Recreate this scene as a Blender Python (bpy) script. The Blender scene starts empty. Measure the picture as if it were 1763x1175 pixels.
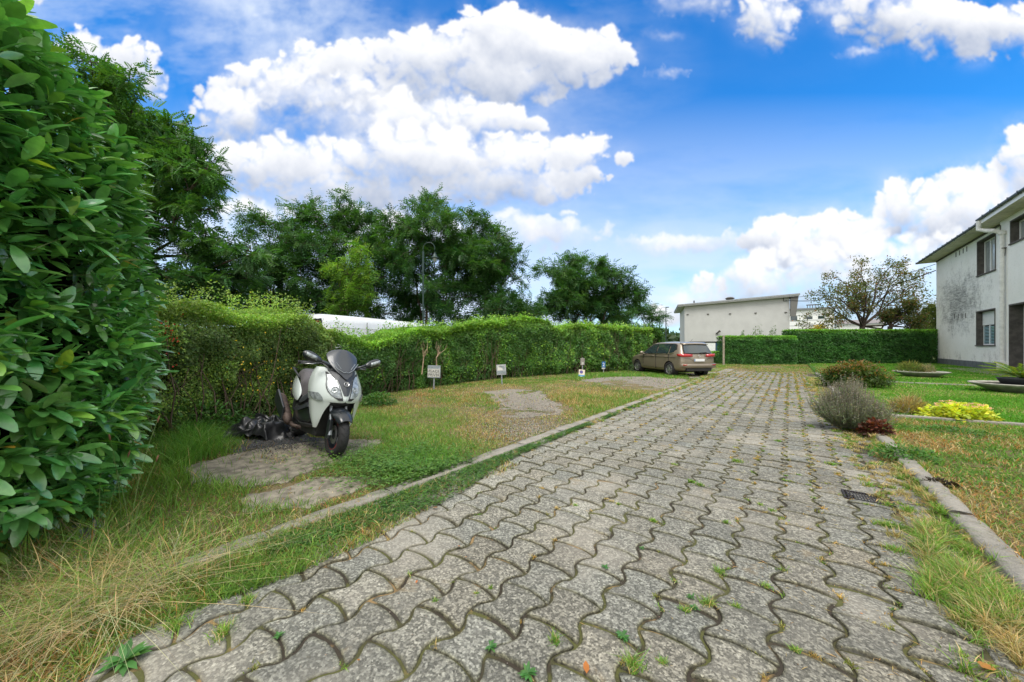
import bpy, bmesh, math, random
import numpy as np
from mathutils import Vector, Matrix
rs = np.random.RandomState(7); random.seed(7)
SC = bpy.context.scene; COL = SC.collection
PI = math.pi
# ------------------------------------------------------------ camera
F = 620.0; H = 1.35; A = math.atan(479/620); CA, SA = math.cos(A), math.sin(A)
cam = bpy.data.cameras.new('camera'); camo = bpy.data.objects.new('camera', cam); COL.objects.link(camo)
cam.lens = 36*F/1763; cam.sensor_width = 36; cam.sensor_fit = 'HORIZONTAL'
cam.shift_y = 9.5/1763; cam.clip_start = .05; cam.clip_end = 3000
camo.location = (0, 0, H); camo.rotation_euler = (PI/2, 0, A)
SC.camera = camo
# ------------------------------------------------------------ light
SC.view_settings.view_transform = 'Standard'; SC.view_settings.look = 'None'
SC.view_settings.gamma = 1; SC.view_settings.exposure = 0.95; SC.view_settings.use_curve_mapping = False
SUN_EL = math.radians(60); SUN_AZ = math.radians(150)   # azimuth measured clockwise from +Y
sd = bpy.data.lights.new('sun', 'SUN'); so = bpy.data.objects.new('sun', sd); COL.objects.link(so)
sd.energy = 1.5; sd.angle = math.radians(28); sd.color = (1, .96, .9)
sv = Vector((math.sin(SUN_AZ)*math.cos(SUN_EL), math.cos(SUN_AZ)*math.cos(SUN_EL), math.sin(SUN_EL)))
so.rotation_euler = sv.to_track_quat('Z', 'Y').to_euler()

class NT:
    def __init__(s, nt): s.nt = nt
    def n(s, t, **kw):
        x = s.nt.nodes.new(t)
        for k, v in kw.items():
            if k == 'inp':
                for a, b in v.items():
                    if isinstance(b, bpy.types.NodeSocket): s.nt.links.new(b, x.inputs[a])
                    else: x.inputs[a].default_value = b
            else: setattr(x, k, v)
        return x
    def m(s, op, a, b=0.0, c=None, clamp=False):
        i = {0: a, 1: b}
        if c is not None: i[2] = c
        return s.n('ShaderNodeMath', operation=op, use_clamp=clamp, inp=i).outputs[0]
    def mix(s, f, a, b, mode='MIX'):
        x = s.n('ShaderNodeMix', data_type='RGBA', blend_type=mode, inp={0: f, 6: a, 7: b}); return x.outputs[2]
    def sm(s, v, a, b, c=0.0, d=1.0):
        return s.n('ShaderNodeMapRange', interpolation_type='SMOOTHSTEP', inp={0: v, 1: a, 2: b, 3: c, 4: d}).outputs[0]
    def noise(s, vec, scale, detail=4, rough=.5, dist=0.0):
        return s.n('ShaderNodeTexNoise', inp={'Vector': vec, 'Scale': scale, 'Detail': detail, 'Roughness': rough, 'Distortion': dist}).outputs[0]

def make_clouds(W=1500, Hh=660, x0=-6.0, x1=24.0, y0=-7.0, y1=6.2):
    """cloud cover and brightness on a grid of sky coordinates: heaps of lit puffs, layer over layer"""
    r = np.random.RandomState(11)
    tabs = [r.rand(257, 257) for _ in range(14)]
    for t in tabs: t[-1] = t[0]; t[:, -1] = t[:, 0]
    def n2(x, y, k):
        t = tabs[k % 14]; c, s = math.cos(k*1.3+.4), math.sin(k*1.3+.4); x, y = x*c-y*s, x*s+y*c
        i = np.floor(x).astype(int); j = np.floor(y).astype(int); fx = x-i; fy = y-j; fx = fx*fx*fx*(fx*(fx*6-15)+10); fy = fy*fy*fy*(fy*(fy*6-15)+10); i %= 256; j %= 256
        return (t[i, j]*(1-fx)+t[i+1, j]*fx)*(1-fy)+(t[i, j+1]*(1-fx)+t[i+1, j+1]*fx)*fy
    def fbm(x, y, s, n, rough=.5, k0=0):
        v = 0; a = 1; tot = 0
        for k in range(n):
            v = v+a*n2(x*s+31.7*k, y*s+17.3*k, k0+k); tot += a; a *= rough; s *= 2.03
        return v/tot
    X, Y = np.meshgrid(np.linspace(x0, x1, W), np.linspace(y0, y1, Hh)); dx = (x1-x0)/(W-1); dy = (y1-y0)/(Hh-1)
    wa = fbm(X, Y, 1.5, 6, .6, 5)-.5; wb = fbm(X, Y, 1.5, 6, .6, 8)-.5; det = fbm(X, Y, 2.2, 7, .62, 3)-.5; big = fbm(X, Y, .55, 4, .5, 2)-.5
    fa = fbm(X, Y, 7, 4, .6, 1)-.5; fb = fbm(X, Y, 7, 4, .6, 4)-.5; WXX = X+.50*wa+.10*fa; WYY = Y+.44*wb+.10*fb
    def blur(a, n):
        for ax in (0, 1):
            for _ in range(2):
                p = np.concatenate([np.repeat(np.take(a, [0], ax), n, ax), a, np.repeat(np.take(a, [-1], ax), n, ax)], ax); c = np.cumsum(p, ax); m = a.shape[ax]
                a = (np.take(c, np.arange(2*n, 2*n+m).clip(0, c.shape[ax]-1), ax)-np.take(c, np.arange(0, m), ax))/(2*n)
        return a
    LAY = [ # (blobs (cx,cy,rx,ry), puffs, softness, base grey)
      ([(2.2,1.05,.50,.40),(1.5,.85,.5,.30),(2.55,1.45,.30,.45),(.3,-.15,.8,.25)], 90, .8, .25),
      ([(13.2,.35,.5,.5),(15.3,.25,1.0,.55),(16.4,.45,1.1,.55),(17.3,.55,1.0,.55),(18.3,.6,.9,.5)], 200, 1.1, .3),
      ([(11.9,.05,1.0,.3),(14.3,.1,.7,.3),(11.4,.6,.5,.15),(11.5,1.25,.5,.1),(14.8,.9,.5,.12)], 90, 2.4, .1),
      ([(6.0,-1.8,2.4,.6),(14,-2.4,2.4,.8),(0,-3,2.4,.8),(-2.5,3,2.0,1.5),(9,-4.8,3,1),(21,-2,2,1),(-4,-.5,1.5,.8)], 260, .9, .3),
      ([(8.75,.68,1.05,.62),(9.8,.95,.95,.55),(10.6,.95,.35,.28),(7.4,1.05,1.35,.6),(6.0,1.15,1.0,.45),(5.0,1.45,1.5,.5),(4.3,1.7,1.1,.4),(8.6,1.35,1.5,.5),(6.6,1.7,2.6,.45),(5.6,1.2,1.2,.5)], 460, .9, .40),
      ([(6.6,2.15,2.9,.55),(4.3,2.1,1.4,.55),(8.2,2.1,1.2,.45),(5.2,1.7,1.4,.5)], 240, 1.3, .4),
      ([(5.0,2.85,1.9,.5),(3.9,2.9,.9,.5),(7.0,2.75,1.8,.62),(8.7,2.75,1.0,.45),(9.9,2.65,.6,.42),(10.3,2.5,.3,.25),(10.7,2.8,.16,.16),(6.0,3.3,2.6,.5),(8.6,3.2,1.6,.45),(9.7,3.1,.8,.3)], 480, 1.0, .35),
      ([(9.3,4.0,1.5,.34),(12,4.25,2.0,.24),(11.2,4.15,1.0,.15),(9.75,3.66,.22,.09),(3.4,4.2,1.7,.85),(5.8,4.2,2.6,.7),(8.0,4.1,1.6,.45)], 190, 1.6, .15),
      ([(17.7,3.2,.8,1.0),(17.75,2.3,.25,.35),(16.7,3.9,1.0,.9),(15.6,3.65,.65,.55),(14.9,4.0,.6,.5),(13.6,4.35,.75,.6),(14.4,4.2,.8,.6),(19,3.5,1.6,1.3)], 420, .85, .35),
      ([(13.2,5.0,1.3,.6),(15.3,4.9,2.5,.9),(12.2,5.2,.9,.4),(11.7,5.5,1.0,.25),(17.5,5.1,1.4,.8)], 300, 1.4, .30)]
    A = np.zeros(X.shape); Bc = np.zeros(X.shape)
    for li, (B, npf, soft, grey) in enumerate(LAY):
        z = np.full(X.shape, -1.0); al = np.full(X.shape, -1.0)
        wts = np.array([b[2]*b[3] for b in B])+.05; pick = r.choice(len(B), npf, p=wts/wts.sum())
        for k in list(range(len(B)))+[-1]*npf:
            if k >= 0: cx, cy, rx, ry = B[k]; R = min(rx, ry)*.9; rx_ = rx*.9; ry_ = ry*.9; h0 = 0
            else:
                cx, cy, rx, ry = B[pick[npf-1]]; npf -= 1
                t = r.rand()**.55; a = r.rand()*2*PI; R = min(rx, ry)*(.20+.38*r.rand())*(1.25-.6*t); cx = cx+rx*t*math.cos(a)*.92; cy = cy+ry*t*math.sin(a)*.92; rx_ = R*1.15; ry_ = R*.95; h0 = .55*min(rx, ry)*(1-t*t)
            m = 1.0; i0 = max(0, int((cy-ry_-m-y0)/dy)); i1 = min(Hh, int((cy+ry_+m-y0)/dy)); j0 = max(0, int((cx-rx_-m-x0)/dx)); j1 = min(W, int((cx+rx_+m-x0)/dx))
            if i1 <= i0 or j1 <= j0: continue
            q = ((WXX[i0:i1, j0:j1]-cx)/rx_)**2+((WYY[i0:i1, j0:j1]-cy)/ry_)**2
            zz = np.where(q < 1, h0+R*np.sqrt(np.clip(1-q, 0, 1)), -1); z[i0:i1, j0:j1] = np.maximum(z[i0:i1, j0:j1], zz)
            al[i0:i1, j0:j1] = np.maximum(al[i0:i1, j0:j1], (1-np.sqrt(q))*min(1, R/.28+.25))
        al = al+.30*det*(.6+.5*soft)+.11*fa
        occ = 0; sol = np.clip(al/.25, 0, 1)
        for k in range(1, 13): occ = occ+np.roll(sol, int(round(.07*k/dy)), 0)*.92**k
        occ = blur(occ/8.0, 4); wd = .26*soft*(1+2.2*np.clip(occ, 0, 1))*(.45+1.6*np.clip(big+.5+wa*.8, 0, 1)); a_ = np.clip((al+.03+.25*det*np.clip(occ, 0, 1))/wd, 0, 1); a_ = a_*a_*(3-2*a_)
        if soft > 1.5: a_ = a_*np.clip(.86+.8*det+.4*big, 0, 1)
        zc = blur(np.maximum(z, 0)+.16*det, 1); z2 = blur(np.maximum(z, 0), 5); z3 = blur(np.maximum(z, 0), 16)
        lit = 0
        for q, w in ((zc, .16), (z2, .60), (z3, 1.25)):
            gy, gx = np.gradient(q, dy, dx); lit = lit+w*(gy*.8-gx*.30)/np.sqrt(1+.5*(gx*gx+gy*gy))
        br = .80+.38*lit-grey*occ**1.3*.62+.42*det+.20*fa+.30*wa+.10*(1-sol)
        br = np.clip(br, .05, 1.0); br = np.where(br > .8, .8+(br-.8)*.9, br)
        Bc = Bc*(1-a_)+br*a_; A = A*(1-a_)+a_
    Bc = np.where(A > .001, Bc/np.maximum(A, .001), .9); up_ = np.clip((-.5-Y)/1.2, 0, 1); Bc = Bc*(1-up_)+1.7*up_; A = np.maximum(A, up_*np.clip(.75+1.2*big, 0, 1))  # clouds above the frame are added, brightened past white as ambient fill
    fr = blur(A, 9); A = np.maximum(A, fr*np.clip(.35+1.6*det, 0, .8)*.75)
    veil = .8*np.exp(-((X-4.9)/1.5)**2-((Y-.35)/.75)**2)*(.6+1.2*det)+np.clip((fbm(X*.45, Y*1.1, .8, 7, .62, 10)-.46)*2.6, 0, 1)*np.clip((12.5-X)/6, .03, 1)*.6
    low = np.clip((Y-1.6)/4.0, 0, 1)**1.0*np.clip(.35+1.2*fbm(X*.5, Y*1.8, .9, 6, .55, 12), 0, 1)
    return np.clip(A, 0, 1), Bc, np.clip(np.maximum(veil, low), 0, .92)

def build_world():
    w = bpy.data.worlds.new('World'); SC.world = w; w.use_nodes = True
    nt = w.node_tree; nt.nodes.clear(); N = NT(nt)
    tc = N.n('ShaderNodeTexCoord').outputs['Generated']
    def dot(v): return N.n('ShaderNodeVectorMath', operation='DOT_PRODUCT', inp={0: tc, 1: v}).outputs['Value']
    fz = dot((-SA, CA, 0)); rx = dot((CA, SA, 0)); up = dot((0, 0, 1))
    fs = N.m('MAXIMUM', fz, .12)
    px = N.m('ADD', N.m('MULTIPLY', N.m('DIVIDE', rx, fs), 6.2), 8.815)
    py = N.m('SUBTRACT', 5.97, N.m('MULTIPLY', N.m('DIVIDE', up, fs), 6.2))
    Pv = N.n('ShaderNodeCombineXYZ', inp={0: px, 1: py, 2: 0.0}).outputs[0]
    Wd, Hg, x0, x1, y0, y1 = 1500, 660, -6.0, 24.0, -7.0, 6.2
    ca, cb, cv = make_clouds(Wd, Hg, x0, x1, y0, y1); im = bpy.data.images.new('cloud_cover', Wd, Hg, float_buffer=True, is_data=True)
    buf = np.ones((Hg, Wd, 4), np.float32); buf[..., 0] = ca; buf[..., 1] = cb; buf[..., 2] = cv; im.pixels.foreach_set(buf[::-1].ravel()); im.pack()
    uv = N.n('ShaderNodeCombineXYZ', inp={0: N.m('DIVIDE', N.m('SUBTRACT', px, x0), x1-x0), 1: N.m('DIVIDE', N.m('SUBTRACT', y1, py), y1-y0), 2: 0.0}).outputs[0]
    ti = N.n('ShaderNodeTexImage', image=im, interpolation='Cubic', extension='EXTEND', inp={'Vector': uv}); cs = N.n('ShaderNodeSeparateColor', inp={0: ti.outputs[0]})
    cA, cB, cV = cs.outputs[0], cs.outputs[1], cs.outputs[2]
    # generic unseen clouds added behind the camera, overbright to give neutral fill light
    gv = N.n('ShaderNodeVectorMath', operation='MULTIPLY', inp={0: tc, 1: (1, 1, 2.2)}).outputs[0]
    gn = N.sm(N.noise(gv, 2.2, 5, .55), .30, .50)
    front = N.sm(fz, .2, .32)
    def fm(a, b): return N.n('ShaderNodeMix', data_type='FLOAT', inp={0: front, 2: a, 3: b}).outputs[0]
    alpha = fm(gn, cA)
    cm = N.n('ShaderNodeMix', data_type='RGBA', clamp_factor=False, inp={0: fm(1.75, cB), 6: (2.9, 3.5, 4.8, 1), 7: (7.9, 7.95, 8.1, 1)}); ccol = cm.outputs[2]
    sky = N.n('ShaderNodeTexSky', sky_type='NISHITA', sun_disc=False, sun_elevation=SUN_EL, sun_rotation=SUN_AZ, altitude=50.0, air_density=1.0, dust_density=.5, ozone_density=3.0)
    sk = N.n('ShaderNodeHueSaturation', inp={'Saturation': 1.28, 'Value': 1.55, 'Color': sky.outputs[0]}).outputs[0]
    sk = N.mix(1.0, sk, (.40, 1.03, 1.28, 1), 'MULTIPLY')
    sk = N.mix(fm(.3, cV), sk, (6.3, 7.0, 8.1, 1))
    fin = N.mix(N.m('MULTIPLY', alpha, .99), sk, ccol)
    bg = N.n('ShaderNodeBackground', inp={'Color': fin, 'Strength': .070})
    out = N.n('ShaderNodeOutputWorld'); nt.links.new(bg.outputs[0], out.inputs[0])
    w.cycles.sampling_method = 'MANUAL'; w.cycles.sample_map_resolution = 1024
build_world()

# ------------------------------------------------------------ photo-to-place helpers (measured positions)
def G(px, py, z=0.0):
    d = F*(H-z)/(py-597); x = (px-881.5)/F*d
    return (x*CA-d*SA, x*SA+d*CA)
def D(px, py, d):
    x = (px-881.5)/F*d
    return Vector((x*CA-d*SA, x*SA+d*CA, H+(597-py)*d/F))
def WX(px, py, X):
    u = (px-881.5)/F; d = X/(u*CA-SA)
    return (d*(u*SA+CA), H+(597-py)*d/F)
def proj(X, Y, Z=0.0):
    d = -X*SA+Y*CA; x = X*CA+Y*SA
    return 881.5+F*x/np.maximum(d, .05), 597-F*(Z-H)/np.maximum(d, .05), d

_tab = rs.rand(64, 64, 64)
def vnoise(p, s=1.0, seed=0):
    q = np.asarray(p, float)*s + seed*17.31
    i = np.floor(q).astype(int); f = q-i; f = f*f*(3-2*f); i &= 63; j = (i+1) & 63
    def t(a, b, c): return _tab[a, b, c]
    x0, y0, z0 = i.T; x1, y1, z1 = j.T; fx, fy, fz = f.T
    return (((t(x0,y0,z0)*(1-fx)+t(x1,y0,z0)*fx)*(1-fy)+(t(x0,y1,z0)*(1-fx)+t(x1,y1,z0)*fx)*fy)*(1-fz)
          + ((t(x0,y0,z1)*(1-fx)+t(x1,y0,z1)*fx)*(1-fy)+(t(x0,y1,z1)*(1-fx)+t(x1,y1,z1)*fx)*fy)*fz)
def vn2(x, y, s=1.0, seed=0):
    x = np.asarray(x, float); return vnoise(np.stack([x, np.asarray(y, float), 0*x+.37*seed], 1), s, seed)
def inpoly(x, y, poly):
    x = np.asarray(x); y = np.asarray(y); r = np.zeros(x.shape, bool); n = len(poly)
    for k in range(n):
        x1, y1 = poly[k]; x2, y2 = poly[(k+1) % n]
        c = ((y1 > y) != (y2 > y)) & (x < (x2-x1)*(y-y1)/((y2-y1) if y2 != y1 else 1e-9)+x1)
        r ^= c
    return r

# ------------------------------------------------------------ object helpers
def tag(o, label=None, cat=None, group=None, kind=None):
    if label: o['label'] = label
    if cat: o['category'] = cat
    if group: o['group'] = group
    if kind: o['kind'] = kind
    return o
def empty(name, loc=(0,0,0), rz=0, label=None, cat=None, group=None):
    o = bpy.data.objects.new(name, None); COL.objects.link(o); o.location = loc; o.rotation_euler = (0, 0, rz)
    return tag(o, label, cat, group)
def link(name, me, mat, parent=None):
    o = bpy.data.objects.new(name, me); COL.objects.link(o)
    if mat is not None:
        for mm in (mat if isinstance(mat, (list, tuple)) else [mat]): me.materials.append(mm)
    if parent is not None: o.parent = parent
    return o
def npmesh(name, V, Fa, mat, parent=None, col=None, smooth=False, mi=None):
    """V (n,3); Fa list of (m,k) int arrays"""
    me = bpy.data.meshes.new(name)
    if not isinstance(Fa, list): Fa = [Fa]
    Fa = [np.asarray(f, np.int32) for f in Fa if len(f)]
    V = np.asarray(V, np.float32)
    me.vertices.add(len(V)); me.vertices.foreach_set('co', V.ravel())
    lv = np.concatenate([f.ravel() for f in Fa]); cnt = np.concatenate([np.full(len(f), f.shape[1]) for f in Fa])
    me.loops.add(len(lv)); me.loops.foreach_set('vertex_index', lv)
    me.polygons.add(len(cnt)); me.polygons.foreach_set('loop_start', np.concatenate([[0], np.cumsum(cnt)[:-1]]).astype(np.int32))
    if smooth: me.polygons.foreach_set('use_smooth', np.ones(len(cnt), bool))
    if mi is not None: me.polygons.foreach_set('material_index', np.asarray(mi, np.int32))
    me.update(calc_edges=True)
    if col is not None:
        a = me.color_attributes.new('col', 'FLOAT_COLOR', 'POINT')
        c = np.ones((len(V), 4), np.float32); c[:, :3] = col; a.data.foreach_set('color', c.ravel())
    return link(name, me, mat, parent)
def norm(v): return v/np.maximum(np.linalg.norm(v, axis=-1, keepdims=True), 1e-9)
# leaf templates: local (length, width, normal)
def T_leaf(n=4, fold=.18, droop=.12, wid=.42):
    vs, fs = [], []
    for i in range(n+1):
        t = i/n; w = wid*math.sin(PI*min(1, t*1.02))**.75*(1 if t < .6 else (1-(t-.6)*.35)); z = -droop*t*t
        w = max(w, .0) * .5
        vs += [(t, -w, z+fold*w), (t, 0, z), (t, w, z+fold*w)]
    for i in range(n):
        a = 3*i; fs += [(a, a+3, a+4, a+1), (a+1, a+4, a+5, a+2)]
    return np.array(vs, float), np.array(fs)
def T_laurel(n=6, wid=.34):
    vs, fs = [], []
    for i in range(n+1):
        t = i/n; w = .5*wid*(math.sin(PI*min(1, .04+t*.93)**1.15)**.62); w = max(w, .008); z = -.20*t*t+.05*t
        vs += [(t, -w, z+.22*w), (t, 0, z), (t, w, z+.22*w)]
    for i in range(n):
        a = 3*i; fs += [(a, a+3, a+4, a+1), (a+1, a+4, a+5, a+2)]
    return np.array(vs, float), np.array(fs)
T_small = (np.array([(0,0,0),(.45,-.28,.06),(1,0,-.05),(.45,.28,.06)], float), np.array([(0,1,2),(0,2,3)]))
T_round = (np.array([(0,0,0),(.4,-.42,.05),(.95,-.3,0),(1.05,0,-.05),(.95,.3,0),(.4,.42,.05)], float), np.array([(0,1,2,3),(0,3,4,5)]))
def T_frond(n=6, droop=.35, ll=.30):
    vs, fs = [], []
    for i in range(n):
        t = (i+.8)/n; z = -droop*t*t; L = ll*math.sin(PI*(.18+.72*t))
        for s in (-1, 1):
            b = len(vs)
            vs += [(t, 0, z), (t+.09, s*L*.45, z-.02), (t+.13, s*L, z-.09), (t-.07, s*L*.6, z-.02)]
            fs.append((b, b+1, b+2, b+3))
    return np.array(vs, float), np.array(fs)
def leaves(name, P, dirs, nrm, size, tmpl, colr, mat, parent=None, smooth=False):
    """instances baked into one mesh"""
    TV, TF = tmpl; n = len(P)
    d = norm(dirs); s = norm(np.cross(nrm, d)); nn = np.cross(d, s)
    size = np.broadcast_to(np.asarray(size, float), (n,))[:, None, None]
    V = P[:, None, :] + size*(TV[None, :, 0:1]*d[:, None] + TV[None, :, 1:2]*s[:, None] + TV[None, :, 2:3]*nn[:, None])
    Fc = (np.arange(n)[:, None, None]*len(TV) + TF[None]).reshape(-1, TF.shape[1])
    C = np.repeat(np.clip(colr, 0, 1), len(TV), axis=0)
    return npmesh(name, V.reshape(-1, 3), Fc, mat, parent, C, smooth=smooth)
def rdir(n):
    return norm(rs.normal(size=(n, 3)))
def tubes_np(segs, sides=5):
    """segs: list of (p0,p1,r0,r1) -> V,F"""
    if not len(segs): return np.zeros((0, 3)), np.zeros((0, 4), int)
    p0 = np.array([s[0] for s in segs], float); p1 = np.array([s[1] for s in segs], float)
    r0 = np.array([s[2] for s in segs]); r1 = np.array([s[3] for s in segs])
    d = norm(p1-p0); up = np.where(np.abs(d[:, 2:3]) > .9, np.array([[1., 0, 0]]), np.array([[0, 0, 1.]]))
    a = norm(np.cross(d, up)); b = np.cross(d, a)
    th = np.arange(sides)/sides*2*PI
    ring = np.cos(th)[None, :, None]*a[:, None] + np.sin(th)[None, :, None]*b[:, None]
    V = np.concatenate([p0[:, None]+ring*r0[:, None, None], p1[:, None]+ring*r1[:, None, None]], 1)
    k = np.arange(sides); Fq = np.stack([k, (k+1) % sides, (k+1) % sides+sides, k+sides], 1)
    Fa = (np.arange(len(segs))[:, None, None]*2*sides+Fq[None]).reshape(-1, 4)
    return V.reshape(-1, 3), Fa
def tubes(name, segs, mat, parent=None, sides=5):
    V, Fa = tubes_np(segs, sides); return npmesh(name, V, Fa, mat, parent, smooth=True)
def curve_segs(pts, r0, r1):
    n = len(pts)-1; return [(pts[i], pts[i+1], r0+(r1-r0)*i/n, r0+(r1-r0)*(i+1)/n) for i in range(n)]

class MB:
    def __init__(s): s.bm = bmesh.new()
    def box(s, x0, x1, y0, y1, z0, z1, M=None):
        v = [s.bm.verts.new(Vector(c) if M is None else M @ Vector(c)) for c in
             [(x0,y0,z0),(x1,y0,z0),(x1,y1,z0),(x0,y1,z0),(x0,y0,z1),(x1,y0,z1),(x1,y1,z1),(x0,y1,z1)]]
        for f in [(0,3,2,1),(4,5,6,7),(0,1,5,4),(1,2,6,5),(2,3,7,6),(3,0,4,7)]: s.bm.faces.new([v[i] for i in f])
        return s
    def tube(s, pts, rad, sides=12, cap=True):
        pts = [Vector(p) for p in pts]; n = len(pts)
        if not isinstance(rad, (list, tuple)): rad = [rad]*n
        rings = []; prev = None
        for i, p in enumerate(pts):
            t = (pts[min(i+1, n-1)]-pts[max(i-1, 0)]).normalized()
            if prev is None:
                a = t.orthogonal().normalized()
            else:
                a = (prev-t*prev.dot(t)).normalized()
            prev = a; b = t.cross(a)
            rings.append([s.bm.verts.new(p+(a*math.cos(2*PI*k/sides)+b*math.sin(2*PI*k/sides))*rad[i]) for k in range(sides)])
        for i in range(n-1):
            for k in range(sides):
                s.bm.faces.new([rings[i][k], rings[i][(k+1) % sides], rings[i+1][(k+1) % sides], rings[i+1][k]])
        if cap:
            s.bm.faces.new(rings[0][::-1]); s.bm.faces.new(rings[-1])
        return s
    def lathe(s, prof, n=32, M=None, closed=False):
        """prof: (r, h) pairs around local z"""
        M = M or Matrix()
        rings = [[s.bm.verts.new(M @ Vector((r*math.cos(2*PI*k/n), r*math.sin(2*PI*k/n), h))) for k in range(n)] for r, h in prof]
        m = len(prof)
        for i in range(m if closed else m-1):
            j = (i+1) % m
            for k in range(n): s.bm.faces.new([rings[i][k], rings[i][(k+1) % n], rings[j][(k+1) % n], rings[j][k]])
        return s
    def disc(s, r, h, n=32, M=None):
        M = M or Matrix()
        s.bm.faces.new([s.bm.verts.new(M @ Vector((r*math.cos(2*PI*k/n), r*math.sin(2*PI*k/n), h))) for k in range(n)]); return s
    def grid(s, rows):
        """rows of equally long point lists"""
        R = [[s.bm.verts.new(Vector(p)) for p in r] for r in rows]
        for i in range(len(R)-1):
            for j in range(len(R[0])-1): s.bm.faces.new([R[i][j], R[i][j+1], R[i+1][j+1], R[i+1][j]])
        return s
    def poly(s, pts):
        s.bm.faces.new([s.bm.verts.new(Vector(p)) for p in pts]); return s
    def prism(s, pts, v):
        v = Vector(v); a = [s.bm.verts.new(Vector(p)) for p in pts]; b = [s.bm.verts.new(Vector(p)+v) for p in pts]; n = len(a)
        s.bm.faces.new(a[::-1]); s.bm.faces.new(b)
        for k in range(n): s.bm.faces.new([a[k], a[(k+1) % n], b[(k+1) % n], b[k]])
        return s
    def build(s, name, mat, parent=None, smooth=False, bevel=0, sub=0, solid=0, ang=None):
        bmesh.ops.recalc_face_normals(s.bm, faces=s.bm.faces)
        me = bpy.data.meshes.new(name); s.bm.to_mesh(me); s.bm.free()
        if smooth or sub: me.polygons.foreach_set('use_smooth', np.ones(len(me.polygons), bool))
        o = link(name, me, mat, parent)
        if solid:
            m = o.modifiers.new('t', 'SOLIDIFY'); m.thickness = abs(solid); m.offset = -1 if solid > 0 else 1
        if bevel:
            m = o.modifiers.new('b', 'BEVEL'); m.width = bevel; m.segments = 2; m.limit_method = 'ANGLE'
        if sub:
            m = o.modifiers.new('s', 'SUBSURF'); m.levels = sub; m.render_levels = sub
        return o

# ------------------------------------------------------------ materials
def mat(name):
    m = bpy.data.materials.new(name); m.use_nodes = True; nt = m.node_tree
    b = nt.nodes['Principled BSDF']; return m, NT(nt), b
def plain(name, c, rough=.6, metal=0.0, coat=0.0, bump=0.0, bs=60, var=.0, vs=8, spec=None):
    m, N, b = mat(name)
    tc = N.n('ShaderNodeTexCoord').outputs['Object']
    b.inputs['Roughness'].default_value = rough; b.inputs['Metallic'].default_value = metal; b.inputs['Coat Weight'].default_value = coat
    if spec is not None: b.inputs['Specular IOR Level'].default_value = spec
    c = tuple(c)+(1,)
    if var:
        n = N.noise(tc, vs, 6, .6); f = N.sm(n, .3, .7)
        N.nt.links.new(N.mix(f, tuple(x*(1-var) for x in c[:3])+(1,), tuple(min(1, x*(1+var)) for x in c[:3])+(1,)), b.inputs['Base Color'])
    else: b.inputs['Base Color'].default_value = c
    if bump:
        bn = N.n('ShaderNodeBump', inp={'Height': N.noise(tc, bs, 5, .6), 'Strength': bump, 'Distance': .01}); N.nt.links.new(bn.outputs[0], b.inputs['Normal'])
    return m
def leafmat(name, rough=.5, trans=.35, spec=.4, vein=False, scale=12):
    m, N, b = mat(name)
    at = N.n('ShaderNodeAttribute', attribute_name='col').outputs['Color']
    tc = N.n('ShaderNodeTexCoord').outputs['Object']
    c = N.mix(N.sm(N.noise(tc, scale, 3), .3, .7), N.mix(1.0, at, (.78, .82, .75, 1), 'MULTIPLY'), N.mix(1.0, at, (1.15, 1.12, 1.1, 1), 'MULTIPLY'))
    N.nt.links.new(c, b.inputs['Base Color']); b.inputs['Roughness'].default_value = rough; b.inputs['Specular IOR Level'].default_value = spec
    t = N.n('ShaderNodeBsdfTranslucent', inp={'Color': N.mix(1.0, c, (1.5, 1.6, .55, 1), 'MULTIPLY')})
    mx = N.n('ShaderNodeMixShader', inp={0: trans, 1: b.outputs[0], 2: t.outputs[0]})
    N.nt.links.new(mx.outputs[0], N.nt.nodes['Material Output'].inputs[0]); return m
M_stem = None
M_leaf = leafmat('foliage'); M_gloss = leafmat('laurel_leaf', .28, .14, 1.0, scale=25)
_pb = M_gloss.node_tree.nodes['Principled BSDF']; _pb.inputs['Coat Weight'].default_value = .5; _pb.inputs['Coat Roughness'].default_value = .22; M_grass = leafmat('grass_blade', .6, .3, .25)
M_bark = plain('bark', (.07, .05, .035), .9, bump=.6, bs=30, var=.4, vs=10)
M_twig = plain('twig', (.12, .085, .055), .9, var=.4, vs=10)
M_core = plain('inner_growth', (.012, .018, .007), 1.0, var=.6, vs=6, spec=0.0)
def attr_mat(name, rough=.85, bump=.4, bs=120):
    m, N, b = mat(name)
    at = N.n('ShaderNodeAttribute', attribute_name='col').outputs['Color']
    N.nt.links.new(at, b.inputs['Base Color']); b.inputs['Roughness'].default_value = rough; return m
M_stem = plain('green_stem', (.12, .2, .05), .7); M_seed = plain('seed_head', (.16, .08, .04), .9)
GREEN = np.array([.16, .29, .05]); DRY = np.array([.50, .41, .21]); LUSH = np.array([.11, .30, .04]); BROWN = np.array([.36, .19, .07])
def mixc(f, a, b): f = np.asarray(f)[:, None]; return a*(1-f)+b*f
def varc(c, s=.22): n = len(c); h_ = rs.normal(0, .13, n); return np.maximum(c*(1+rs.normal(0, s, (n, 1)))*(1+np.stack([h_, .2*h_, -.3*h_], 1))*(1+rs.normal(0, .05, (n, 3))), .002)
HEDGE = [(-5.9,-1.5),(-6.5,.5),(-7.2,2.2),(-8.1,4.2),(-8.9,6.2),(-9.2,8.5),(-9.25,11.0),(-8.7,14),(-7.7,17.5),(-6.75,20.2),(-5.9,22.5)]
HY = [q[1] for q in HEDGE]; HX = [q[0] for q in HEDGE]
def hedge_x(y): return np.interp(y, HY, HX)
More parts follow.
